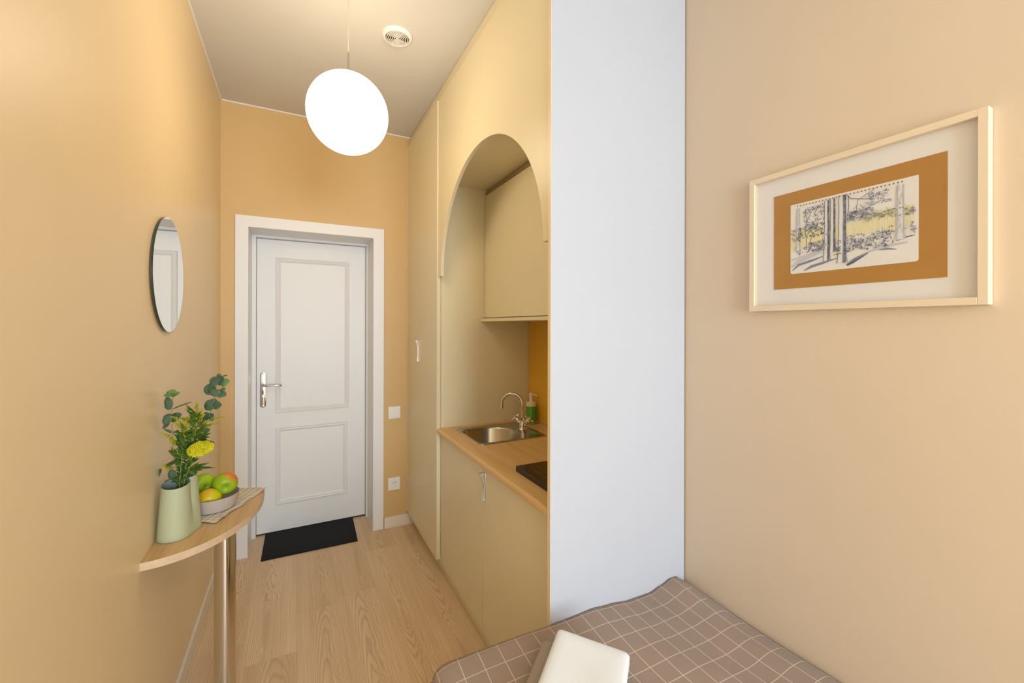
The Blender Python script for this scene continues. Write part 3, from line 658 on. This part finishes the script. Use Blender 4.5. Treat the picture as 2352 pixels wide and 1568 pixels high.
for k in range(4):
    a = math.radians(20 + 90 * k); d = Vector((math.cos(a), math.sin(a), 0)); n = Vector((-d.y, d.x, 0)) * 0.0016
    q = [VC + d * 0.005 + n, VC + d * 0.0535 + n, VC + d * 0.0535 - n, VC + d * 0.005 - n]
    lo = [bm.verts.new(p + Vector((0, 0, -0.013))) for p in q]; hi = [bm.verts.new(p + Vector((0, 0, -0.0115))) for p in q]
    bm.faces.new(lo); bm.faces.new(hi[::-1])
    for i in range(4): bm.faces.new((lo[i], hi[i], hi[(i + 1) % 4], lo[(i + 1) % 4]))
obj('ring_grille', bm, 'plastic', cv)

# ------------------------------------------------------------------ door mat
bm = bmesh.new(); prism(bm, [(-0.186, 3.000), (0.375, 2.992), (0.386, 3.358), (-0.182, 3.366)], 0.0, 0.008, 2, bev=0.002)
tag(obj('door_mat', bm, 'rubber'), 'black ribbed rubber mat on the floor before the door', 'mat')

# ------------------------------------------------------------------ half-oval wall table
ZT = 0.745
tb = thing('wall_table', 'half-oval oak bar table fixed to the left wall on a chrome leg', 'table', (-0.25, 1.87, 0))
out = []
for k in range(33):
    a = math.pi / 2 * k / 32; out.append((XL + 0.292 * math.sin(a), 2.03 - 0.420 * math.cos(a)))
out += [(XL + 0.292 - 0.055 + 0.055 * math.cos(a), 2.085 + 0.055 * math.sin(a)) for a in [math.pi / 2 * k / 10 for k in range(1, 11)]]
out += [(XL, 2.14)]
bm = bmesh.new(); fs = prism(bm, out, ZT - 0.024, ZT, 2)
for f in bm.faces:
    if abs(f.normal.z) < 0.5: f.material_index = 1
obj('tabletop', bm, ['oak_table', 'oak_edge'], tb)
bm = bmesh.new(); LGX, LGY = -0.221, 1.800
lathe(bm, [(0.0333, 0.012), (0.0333, ZT - 0.030)], (LGX, LGY, 0), 64); lathe(bm, [(0, ZT - 0.0242), (0.036, ZT - 0.0242), (0.036, ZT - 0.030), (0, ZT - 0.030)], (LGX, LGY, 0), 48)
lathe(bm, [(0, 0.0005), (0.052, 0.0005), (0.052, 0.008), (0.0333, 0.014), (0.0333, 0.016)], (LGX, LGY, 0), 64)
obj('leg', bm, 'chrome', tb, smooth=True, label='round chrome leg')

# checked napkin under the bowl: a slightly rumpled sheet
bm = bmesh.new(); uvl = bm.loops.layers.uv.new('UVMap')
q00, q10, q11, q01 = Vector((-0.355, 1.862, 0)), Vector((-0.252, 1.806, 0)), Vector((-0.109, 2.102, 0)), Vector((-0.215, 2.160, 0))
q00, q01 = Vector((-0.385, 1.905, 0)), Vector((-0.262, 2.178, 0))
NU, NV = 24, 40; gridv = []
for i in range(NV + 1):
    row = []
    for j in range(NU + 1):
        u, v = j / NU, i / NV
        p = (q00 * (1 - u) + q10 * u) * (1 - v) + (q01 * (1 - u) + q11 * u) * v
        h = 0.0016 + 0.0016 * (1 + math.sin(u * 19 + v * 7)) * max(0, (u - .62) / .38) + 0.006 * math.exp(-((v - .10) / .05) ** 2) * max(0, (u - .5) * 2)
        p += Vector((0.004 * math.sin(v * 17), 0.003 * math.sin(v * 23 + 1), 0)) * u
        p.z = ZT + h
        row.append((bm.verts.new(p), (u * 0.118, v * 0.33)))
    gridv.append(row)
for i in range(NV):
    for j in range(NU):
        qd = [gridv[i][j], gridv[i][j + 1], gridv[i + 1][j + 1], gridv[i + 1][j]]
        f = bm.faces.new([a[0] for a in qd])
        for lp, a in zip(f.loops, qd): lp[uvl].uv = a[1]
nk = tag(obj('napkin', bm, 'napkin', smooth='all'), 'cream napkin with black grid lines under the fruit bowl', 'napkin')
md = nk.modifiers.new('thickness', 'SOLIDIFY'); md.thickness = 0.0014; md.offset = 1

# bowl and apples
BC = Vector((-0.278, 1.962, ZT + 0.0036))
bm = bmesh.new(); lathe(bm, [(0, 0), (0.062, 0), (0.068, 0.003), (0.079, 0.030), (0.084, 0.052), (0.0845, 0.0545), (0.082, 0.0545), (0.077, 0.031), (0.066, 0.007), (0, 0.005)], BC, 64)
tag(obj('fruit_bowl', bm, 'bowl', smooth=True), 'low grey stoneware bowl of apples on the napkin', 'bowl')
def apple(c, r, axis, m, label, squash=0.9):
    th = thing('apple', label, 'apple', c, 'apples in the grey bowl'); bm = bmesh.new(); prof = []
    for k in range(0, 33):
        a = math.pi * k / 32; s = math.sin(a); z = -math.cos(a)
        rad = r * s * (1 + 0.10 * math.sin(a) * (z + .25)); hh = r * squash * z
        if k > 20: hh -= r * 0.46 * ((k - 20) / 12) ** 2.6
        if k < 10: hh += r * 0.38 * ((10 - k) / 10) ** 2.2
        prof.append((max(rad, 0) if 0 < k < 32 else 0, hh))
    lathe(bm, prof, c, 48, axis); obj('flesh', bm, m, th, smooth='all')
    ax = Vector(axis).normalized(); top = Vector(c) + ax * r * (squash - 0.47)
    bm = bmesh.new(); s = ax.cross(Vector((0.3, 0.8, 0.1))).normalized()
    tube(bm, [top, top + ax * 0.008, top + ax * 0.015 + s * 0.002, top + ax * 0.021 + s * 0.005], [0.0014, 0.0011, 0.0011, 0.0016], 8); obj('stalk', bm, 'stem_brown', th, smooth=True)
    bm = bmesh.new(); bot = Vector(c) - ax * r * (squash - 0.385)
    for k in range(5):
        a = 2 * math.pi * k / 5; e = s * math.cos(a) + ax.cross(s) * math.sin(a); ball(bm, bot + e * 0.0024, 0.0018, 1)
    obj('calyx', bm, 'brown_edge', th)
vw = Vector((-0.12, 0.97, -0.2)).normalized()
apple(at(467, 1112, 1.640), 0.0412, vw * -0.78 + rt * 0.52 + up * -0.20, 'apple1', 'green apple leaning on the vase side of the bowl, stalk turned aside')
apple(at(517, 1111, 1.642), 0.0422, vw * 0.93 - rt * 0.03 + up * 0.36, 'apple2', 'green apple with a red blush, right of the other apples')
apple(at(480, 1147, 1.580), 0.0392, rt * -0.5 + up * 0.35 + fw * 0.8, 'apple3', 'yellow apple lowest at the front of the bowl')

# ------------------------------------------------------------------ double-necked vase
VA, VB = Vector((-0.358, 1.760, ZT)), Vector((-0.335, 1.813, ZT))
vz = thing('vase', 'sage green pinched double-neck vase on the near end of the table', 'vase', ((VA.x + VB.x) / 2, (VA.y + VB.y) / 2, ZT))
def vase_sec(u, inner=0.0):     # outline of the two merged necks at height fraction u
    ra = 0.0465 - 0.0085 * u - inner; rb = 0.0440 - 0.014 * u - inner
    ca, cb = VA + Vector((0.004 * u, 0, 0)), VB + Vector((0, 0.004, 0)) * u
    d = (cb - ca); d.z = 0; D = d.length; e = d / D; n = Vector((-e.y, e.x, 0)); pts = []; cen = (ca + cb) / 2
    for k in range(72):
        a = 2 * math.pi * k / 72; w_ = e * math.cos(a) + n * math.sin(a)
        def reach(cs):
            best = 0
            for c_, r_ in cs:
                m_ = c_ - cen; m_.z = 0; b_ = m_.dot(w_); disc = r_ * r_ - (m_.length_squared - b_ * b_)
                if disc > 0: best = max(best, b_ + math.sqrt(disc))
            return best
        hull = reach([(ca.lerp(cb, t_ / 16), ra + (rb - ra) * t_ / 16) for t_ in range(17)])
        two = reach([(ca, ra), (cb, rb)])
        q_ = min(1, max(0, (u - 0.08) / 0.75)); q_ = q_ * q_ * (3 - 2 * q_)
        pts.append((cen + w_ * (hull * (1 - q_) + two * q_), ))
    return [p[0] for p in pts]
bm = bmesh.new(); HV = 0.182; loops = []
for k in range(13):
    u = k / 12; z = HV * u; L = vase_sec(u if k else 0.0); loops.append([Vector((p.x, p.y, ZT + z + 0.0006 + (0.010 * u * ((p.y - 1.786) / 0.05) if k > 9 else 0))) for p in L])
first = loops[0]; loops = [[Vector((p.x * .97 + .03 * -0.34, p.y * .97 + .03 * 1.786, ZT + 0.0005)) for p in first]] + [[Vector((p.x, p.y, p.z + 0.003)) for p in first]] + loops[1:]
rows = loft(bm, loops); bm.faces.new(rows[0])
obj('body', bm, 'vase', vz, smooth='all')
bm = bmesh.new(); li = []
top = loops[-1]
for k in range(5):
    u = 1 - k * 0.16; L = vase_sec(u, 0.0035); li.append([Vector((p.x, p.y, ZT + HV * u + (0.010 * ((p.y - 1.786) / 0.05) if k < 2 else 0))) for p in L])
li.insert(0, top); rows = loft(bm, li, True)
obj('inner_wall', bm, 'vase_in', vz, smooth='all', label='dark inside of the vase')

# ------------------------------------------------------------------ flowers in the vase
rf = random.Random(11)
def leafmesh(bm, base, d, nrm, L, W, kind='round', curl=0.2, mi=0):
    d = d.normalized(); nrm = (nrm - d * nrm.dot(d)).normalized(); s = d.cross(nrm); n = 8; rows = []
    for k in range(n + 1):
        u = k / n
        w_ = W * (math.sin(math.pi * min(1, u ** 0.8)) ** 0.62 if kind == 'round' else math.sin(math.pi * u ** 0.75) ** 1.1) * 0.5
        c_ = base + d * L * u + nrm * (-curl * L * u * u)
        rows.append([bm.verts.new(c_ + s * w_ * q + nrm * (curl * 0.5 * w_ * q * q)) for q in (-1, -0.5, 0, 0.5, 1)])
    for A, Bq in zip(rows, rows[1:]):
        for k in range(4):
            f = bm.faces.new((A[k], A[k + 1], Bq[k + 1], Bq[k])); f.material_index = mi
def zp(x, y, d): return at(340 + x / 5.6, 850 + y / 5.6, d)     # positions read on the enlarged view of the bouquet
def spray(name, label, cat, stem, rad, leaves, stem_mat, leaf_mats, florets=None, fl_mat=None, group=None):
    base = stem[0]; th = thing(name, label, cat, base, group)
    bm = bmesh.new(); tube(bm, stem, rad, 8); obj('stem', bm, stem_mat, th, smooth=True)
    if leaves:
        bm = bmesh.new()
        for (b_, d_, n_, L_, W_, k_, c_, mi) in leaves: leafmesh(bm, b_, d_, n_, L_, W_, k_, c_, mi)
        o = obj('leaves', bm, leaf_mats, th, smooth='all'); o.modifiers.new('thickness', 'SOLIDIFY').thickness = 0.0006
    if florets:
        bm = bmesh.new()
        for p, r in florets: ball(bm, p, r, 1)
        obj('florets', bm, fl_mat, th, smooth='all')
    return th
CAM = -fw
def L(x0, y0, x1, y1, W, d, kind='round', tilt=0.5, curl=0.15, mi=0, dd=0.0):   # leaf from base to tip on the enlarged view
    a, b = zp(x0, y0, d), zp(x1, y1, d + dd); v = b - a
    n = (CAM * (1 - tilt) + up * tilt).normalized()
    return (a, v, n, v.length, W / 5.6 * d / F_PX, kind, curl, mi)
DB = 1.445
va_in = zp(395, 1560, 1.415)
spray('eucalyptus_branch', 'taller eucalyptus branch on the right of the bouquet, reaching towards the door', 'plant',
      [va_in, zp(470, 1350, 1.43), zp(600, 1000, 1.46), zp(740, 700, 1.48), zp(810, 520, 1.49), zp(850, 360, 1.50), zp(880, 200, 1.50), zp(930, 90, 1.50)], [0.0016] * 5 + [0.0012] * 3,
      [L(930, 95, 890, 45, 60, 1.495, tilt=.3), L(920, 90, 1015, 55, 70, 1.50, tilt=.8), L(905, 170, 785, 110, 130, 1.49, tilt=.2), L(900, 190, 960, 90, 120, 1.505, tilt=.1), L(930, 180, 1040, 130, 110, 1.505, mi=1, tilt=.2),
       L(870, 260, 700, 222, 150, 1.49, tilt=.25), L(860, 230, 850, 345, 170, 1.485, tilt=.2), L(890, 280, 1000, 320, 110, 1.50, tilt=.2), L(930, 250, 995, 235, 50, 1.49, tilt=.4),
       L(830, 440, 705, 450, 130, 1.485, tilt=.25), L(835, 470, 845, 360, 130, 1.50, tilt=.1), L(840, 460, 940, 440, 110, 1.49, tilt=.3), L(800, 520, 780, 430, 120, 1.48, tilt=.1),
       L(770, 640, 720, 540, 120, 1.475, tilt=.1), L(775, 640, 830, 560, 120, 1.485, tilt=.15), L(700, 800, 790, 760, 80, 1.47, tilt=.3), L(690, 920, 850, 915, 45, 1.48, tilt=.6)],
      'stem_brown', ['euca', 'euca_young'], group=None)
spray('eucalyptus_branch', 'shorter eucalyptus branch standing at the left of the bouquet by the wall', 'plant',
      [va_in + Vector((0.004, 0.004, 0)), zp(370, 1350, 1.425), zp(330, 1100, 1.43), zp(312, 800, 1.435), zp(305, 600, 1.44), zp(312, 450, 1.44), zp(318, 330, 1.44)], [0.0016] * 4 + [0.0012] * 3,
      [L(310, 335, 210, 300, 80, 1.435, tilt=.7, mi=1), L(315, 330, 400, 285, 90, 1.44, tilt=.6, mi=1), L(310, 320, 300, 245, 130, 1.445, tilt=.2, mi=1), L(300, 480, 215, 350, 110, 1.432, tilt=.1), L(295, 500, 205, 440, 60, 1.43, tilt=.3), L(305, 500, 560, 395, 45, 1.44, tilt=.7, curl=.05),
       L(300, 660, 190, 590, 150, 1.43, tilt=.2), L(290, 640, 415, 560, 120, 1.44, tilt=.3), L(280, 680, 165, 740, 70, 1.428, tilt=.4), L(310, 810, 210, 740, 40, 1.435, tilt=.8), L(315, 810, 390, 765, 60, 1.44, tilt=.7),
       L(350, 1190, 200, 1215, 80, 1.425, tilt=.6), L(350, 1380, 260, 1290, 110, 1.42, tilt=.2), L(360, 1370, 190, 1415, 40, 1.42, tilt=.8), L(170, 1260, 110, 1385, 45, 1.415, tilt=.2)],
      'stem_brown', ['euca', 'euca_young'])
# goldenrod: arching side plumes set with small florets
def plume(p0, p1, sag, n, r0):
    out_ = []; mid = (p0 + p1) / 2 + up * sag
    n = int(n * 2.6)
    for k in range(n):
        u = k / (n - 1); c_ = p0 * (1 - u) ** 2 + mid * 2 * u * (1 - u) + p1 * u * u
        for _ in range(3):
            jr = 0.0085 * (1 - u * .72)
            out_.append((c_ + Vector((rf.uniform(-jr, jr), rf.uniform(-jr, jr), rf.uniform(-.2 * jr, jr))), r0 * rf.uniform(.7, 1.2)))
    return out_
def lances(cx, pts, d, W=46, **k): return [L(cx[0], cx[1], x, y, W, d + rf.uniform(-.015, .015), 'lance', tilt=rf.uniform(.2, .7), curl=.12) for x, y in pts]
fl = []
for x0, y0, x1, y1, s in ((625, 560, 625, 415, 0), (620, 640, 540, 530, .004), (625, 640, 700, 500, .004), (600, 700, 500, 610, .006), (640, 720, 720, 570, .006), (650, 740, 965, 605, .018), (640, 800, 900, 690, .015),
                       (560, 720, 430, 620, .010), (650, 830, 800, 720, .010), (610, 830, 560, 640, 0), (640, 860, 700, 650, 0)):
    fl += plume(zp(x0, y0, 1.45), zp(x1, y1, 1.45 + rf.uniform(-.02, .03)), s, 16, 0.0017)
lv_ = []
for k in range(110):
    y = rf.uniform(560, 1500); x = 620 - max(0, (y - 800)) * .30 + rf.uniform(-20, 20); s = rf.choice((-1, 1)); LL = rf.uniform(90, 190)
    lv_.append(L(x, y, x + s * LL * rf.uniform(.5, 1), y - LL * rf.uniform(.2, .8), rf.uniform(20, 34), 1.44 + rf.uniform(-.02, .02), 'lance', tilt=rf.uniform(.1, .7), curl=.1))
lv_ += lances((520, 1270), ((770, 1185), (855, 1225)), 1.43) + lances((640, 880), ((790, 850), (800, 800), (770, 900)), 1.45)
spray('goldenrod_stem', 'tallest goldenrod stem with yellow plumes in the middle of the bouquet', 'flower', [va_in + Vector((0.008, 0.002, 0)), zp(450, 1400, 1.425), zp(540, 1000, 1.44), zp(605, 700, 1.45), zp(625, 440, 1.45)], [0.002, 0.002, 0.0018, 0.0014, 0.001],
      lv_, 'stem', ['leaf'], fl, 'gold')
fl = []
for x0, y0, x1, y1, s in ((500, 760, 290, 600, .016), (480, 820, 320, 680, .014), (480, 860, 440, 700, .004), (500, 800, 480, 660, .0), (345, 950, 175, 820, .012), (340, 960, 300, 880, .004), (300, 1270, 170, 1260, .010), (290, 1280, 215, 1225, .004)):
    fl += plume(zp(x0, y0, 1.432), zp(x1, y1, 1.425 + rf.uniform(-.01, .01)), s, 15, 0.0017)
lv_ = []
for k in range(100):
    y = rf.uniform(760, 1520); x = 470 - max(0, (y - 900)) * .12 + rf.uniform(-25, 25); s = rf.choice((-1, 1)); LL = rf.uniform(80, 170)
    lv_.append(L(x, y, x + s * LL * rf.uniform(.5, 1), y - LL * rf.uniform(.0, .8), rf.uniform(20, 36), 1.425 + rf.uniform(-.02, .02), 'lance', tilt=rf.uniform(.1, .7), curl=.1))
lv_ += lances((370, 1080), ((250, 1022), (290, 985)), 1.42) + lances((420, 1420), ((190, 1415), (400, 1330)), 1.415) + lances((430, 950), ((350, 900), (395, 850)), 1.43)
spray('goldenrod_stem', 'goldenrod stem with plumes bending left towards the wall', 'flower', [va_in + Vector((0.002, -0.004, 0)), zp(410, 1400, 1.415), zp(440, 1100, 1.42), zp(480, 850, 1.43), zp(490, 700, 1.432)], [0.002, 0.002, 0.0018, 0.0014, 0.001],
      lv_, 'stem', ['leaf'], fl, 'gold')
fl = []; cc = zp(675, 1010, 1.405); ax = (CAM * .55 + up * .75).normalized(); e1 = ax.cross(rt).normalized(); e2 = ax.cross(e1)
ball(bm_core := bmesh.new(), cc, 0.02, 3)
for v in bm_core.verts:
    q = v.co - cc; v.co = cc + e1 * q.dot(e1) * 1.5 + e2 * q.dot(e2) * 2.0 + ax * q.dot(ax) * 0.6
for k in range(1300):
    rr2 = math.sqrt(rf.random()) ; a = rf.uniform(0, 2 * math.pi)
    p = cc + (e1 * math.sin(a) * 0.031 + e2 * math.cos(a) * 0.041) * rr2 + ax * (0.013 * (1 - rr2 * rr2) + rf.uniform(-.004, .0035))
    fl.append((p, rf.uniform(.0014, .0023)))
yw = spray('yarrow_stem', 'flat-topped bright yellow flower head at the front of the bouquet', 'flower', [va_in + Vector((0.010, 0.0, 0)), zp(480, 1380, 1.42), zp(560, 1200, 1.41), cc - ax * 0.012], 0.0018,
      lances((530, 1290), ((700, 1270), (640, 1180), (620, 1350)), 1.41) + lances((560, 1180), ((650, 1130), (510, 1080)), 1.41), 'stem', ['leaf'], fl, 'yarrow')
obj('flower_core', bm_core, 'gold', yw, smooth='all')
bm = bmesh.new()
for k in range(16):
    a = 2 * math.pi * k / 16; p = cc + (e1 * math.sin(a) * 0.024 + e2 * math.cos(a) * 0.033) - ax * 0.002
    tube(bm, [cc - ax * 0.022, p], 0.0011, 6)
obj('flower_stalks', bm, 'stem', yw)

# ------------------------------------------------------------------ bed
bed = thing('bed', 'single bed along the right wall under the checked blanket', 'bed', (0.86, 0.15, 0))
BY0, BY1, BXL = -0.90, 1.128, 0.392
obj('bed_frame', B(((BXL + 0.005, BY0, 0.12), (XR - 0.012, BY1, 0.26)), bev=0.006), 'frame_wood', bed)
obj('mattress', B(((BXL, BY0 + 0.01, 0.262), (XR - 0.010, BY1, 0.448)), bev=0.03), 'sheet', bed)
for x in (BXL + 0.04, XR - 0.09):
    for y in (BY0 + 0.03, BY1 - 0.09): obj('leg', B(((x, y, 0.0005), (x + 0.05, y + 0.05, 0.122))), 'frame_wood', bed)
# blanket: top surface with soft waves, rounded left edge and a short hanging side with a fringe
ends = [(0.34, .500), (0.45, .500), (0.60, .498), (0.726, .494), (0.80, .494), (0.886, .496), (0.958, .489), (1.058, .476), (1.151, .474), (1.21, .486), (1.256, .499), (1.285, .497), (1.31, .480), (1.34, .462)]
def zend(x):
    for (a, za), (b, zb) in zip(ends, ends[1:]):
        if a <= x <= b:
            u = (x - a) / (b - a); u = u * u * (3 - 2 * u); return za * (1 - u) + zb * u
    return ends[0][1] if x < .4 else ends[-1][1]
def ztop(x, y):
    k = math.exp(-((1.135 - y) / 0.20) ** 2)
    far = 0.477 + 0.004 * math.sin(6 * x + 3 * y) + 0.003 * math.sin(13 * x - 7 * y + 1) + 0.0015 * math.sin(31 * x + 17 * y)
    edge = 0.012 * max(0, (x - 1.295) / 0.043) ** 1.5
    far += 0.006 * math.exp(-((x - 1.24) / 0.05) ** 2)
    return zend(x) * k + (far - edge * 1.2) * (1 - k)
bm = bmesh.new(); uvl = bm.loops.layers.uv.new('UVMap')
ys = [BY0 - 0.01 + (1.1365 - BY0 + 0.01) * i / 130 for i in range(131)]
xs = [0.385 + (XR - 0.0035 - 0.385) * j / 62 for j in range(63)]
rowsb = []
for i, y in enumerate(ys):
    row = []; wv_ = 0.006 * math.sin(y * 14) + 0.004 * math.sin(y * 37 + 1)
    hem = 0.335
    side = []
    zt = ztop(0.385, y); wv_ *= 0.5
    prof = [(0.333 + wv_ * .8, hem), (0.335 + wv_ * .7, 0.365), (0.337 + wv_ * .5, 0.40), (0.340 + wv_ * .3, 0.43), (0.344, zt - 0.024), (0.352, zt - 0.010), (0.366, zt - 0.003)]
    s_ = 0; pts_ = [(x, z) for x, z in prof] + [(x, ztop(x, y)) for x in xs]; acc = [0]
    for p, q in zip(pts_, pts_[1:]): acc.append(acc[-1] + math.hypot(q[0] - p[0], q[1] - p[1]))
    ref = acc[len(prof)]                      # arc length at x = 0.400
    for (x, z), a in zip(pts_, acc): row.append((bm.verts.new((x, y, z)), (a - ref + 0.385, y)))
    rowsb.append(row)
UO, VO = 1.2030 - 0.0014 - 18 * 0.0612, 0.636 - 0.0014 - 30 * 0.0612
for A, Bq in zip(rowsb, rowsb[1:]):
    for k in range(len(A) - 1):
        qd = [A[k], A[k + 1], Bq[k + 1], Bq[k]]; f = bm.faces.new([a[0] for a in qd])
        for lp, a in zip(f.loops, qd): lp[uvl].uv = (a[1][0] - UO + 0.004 * math.sin(a[1][1] * 9), a[1][1] - VO + 0.003 * math.sin(a[1][0] * 8))
bl = thing('blanket', 'taupe throw with pale window-pane checks spread over the bed', 'blanket', (0.86, 0.15, 0.47))
bo = obj('cloth', bm, 'blanket', bl, smooth='all'); md = bo.modifiers.new('thickness', 'SOLIDIFY'); md.thickness = 0.004; md.offset = 1
bm = bmesh.new()
y = BY0
while y < 1.13:
    p = Vector((0.3405, y, ztop(0.385, y) - 0.022)); j = rf.uniform(-.003, .003)
    tube(bm, [p, p + Vector((-0.008, j, -0.003)), p + Vector((-0.015, j * 2, -0.012)), p + Vector((-0.017 + rf.uniform(-.004, .003), j * 3, -0.026))], [0.0014, 0.0021, 0.0019, 0.0013], 6); y += 0.0085
obj('fringe', bm, 'fringe', bl, kind='stuff')

# towels folded on the blanket
def towel(corner, u, v, lu, lv, z0, h, mname, label, rad=0.03, folds=2):
    u, v = Vector(u).normalized(), Vector(v).normalized(); bm = bmesh.new()
    out_ = rrect(0, 0, lu, lv, rad, 8); cx, cy = lu / 2, lv / 2; loops = []
    prof = [(0.010, 0.0), (0.002, 0.12), (0.0, 0.28)]
    for k in range(folds): 
        a = .28 + .5 * (k + 1) / folds
        prof += [(0.004, a - .05), (0.0, a + .0)] if k < folds - 1 else []
    prof += [(0.0, 0.72), (0.003, 0.86), (0.008, 0.95), (0.016, 0.99), (0.036, 1.01), (0.062, 1.02), (0.090, 1.02)]
    for ins_, hz in prof:
        Lp = []
        for px_, py_ in out_:
            fx_, fy_ = (px_ - cx) / cx, (py_ - cy) / cy; s_x = 1 - ins_ / cx; s_y = 1 - ins_ / cy
            qx, qy = cx + (px_ - cx) * s_x, cy + (py_ - cy) * s_y
            p = Vector(corner) + u * qx + v * qy; Lp.append(Vector((p.x, p.y, z0(p.x, p.y) + h * hz + 0.002 * hz * math.sin(qx * 40 + qy * 23))))
        loops.append(Lp)
    rows = loft(bm, loops, True); bm.faces.new(rows[0]); 
    return tag(obj('folded_towel', bm, mname, smooth='all'), label, 'towel', None)
TU, TV = (0.63, -0.775, 0), (-0.75, -0.66, 0)
zg = lambda x, y: ztop(x, y) + 0.0045
towel((0.655, 1.066, 0), TU, TV, 0.20, 0.36, zg, 0.030, 'towel_grey', 'brown folded towel on the blanket, showing beneath the white towel', 0.018)
towel((0.690, 1.040, 0), TU, TV, 0.206, 0.37, lambda x, y: ztop(x, y) + 0.040, 0.034, 'towel_white', 'white folded towel on top of the brown one on the bed', 0.013)
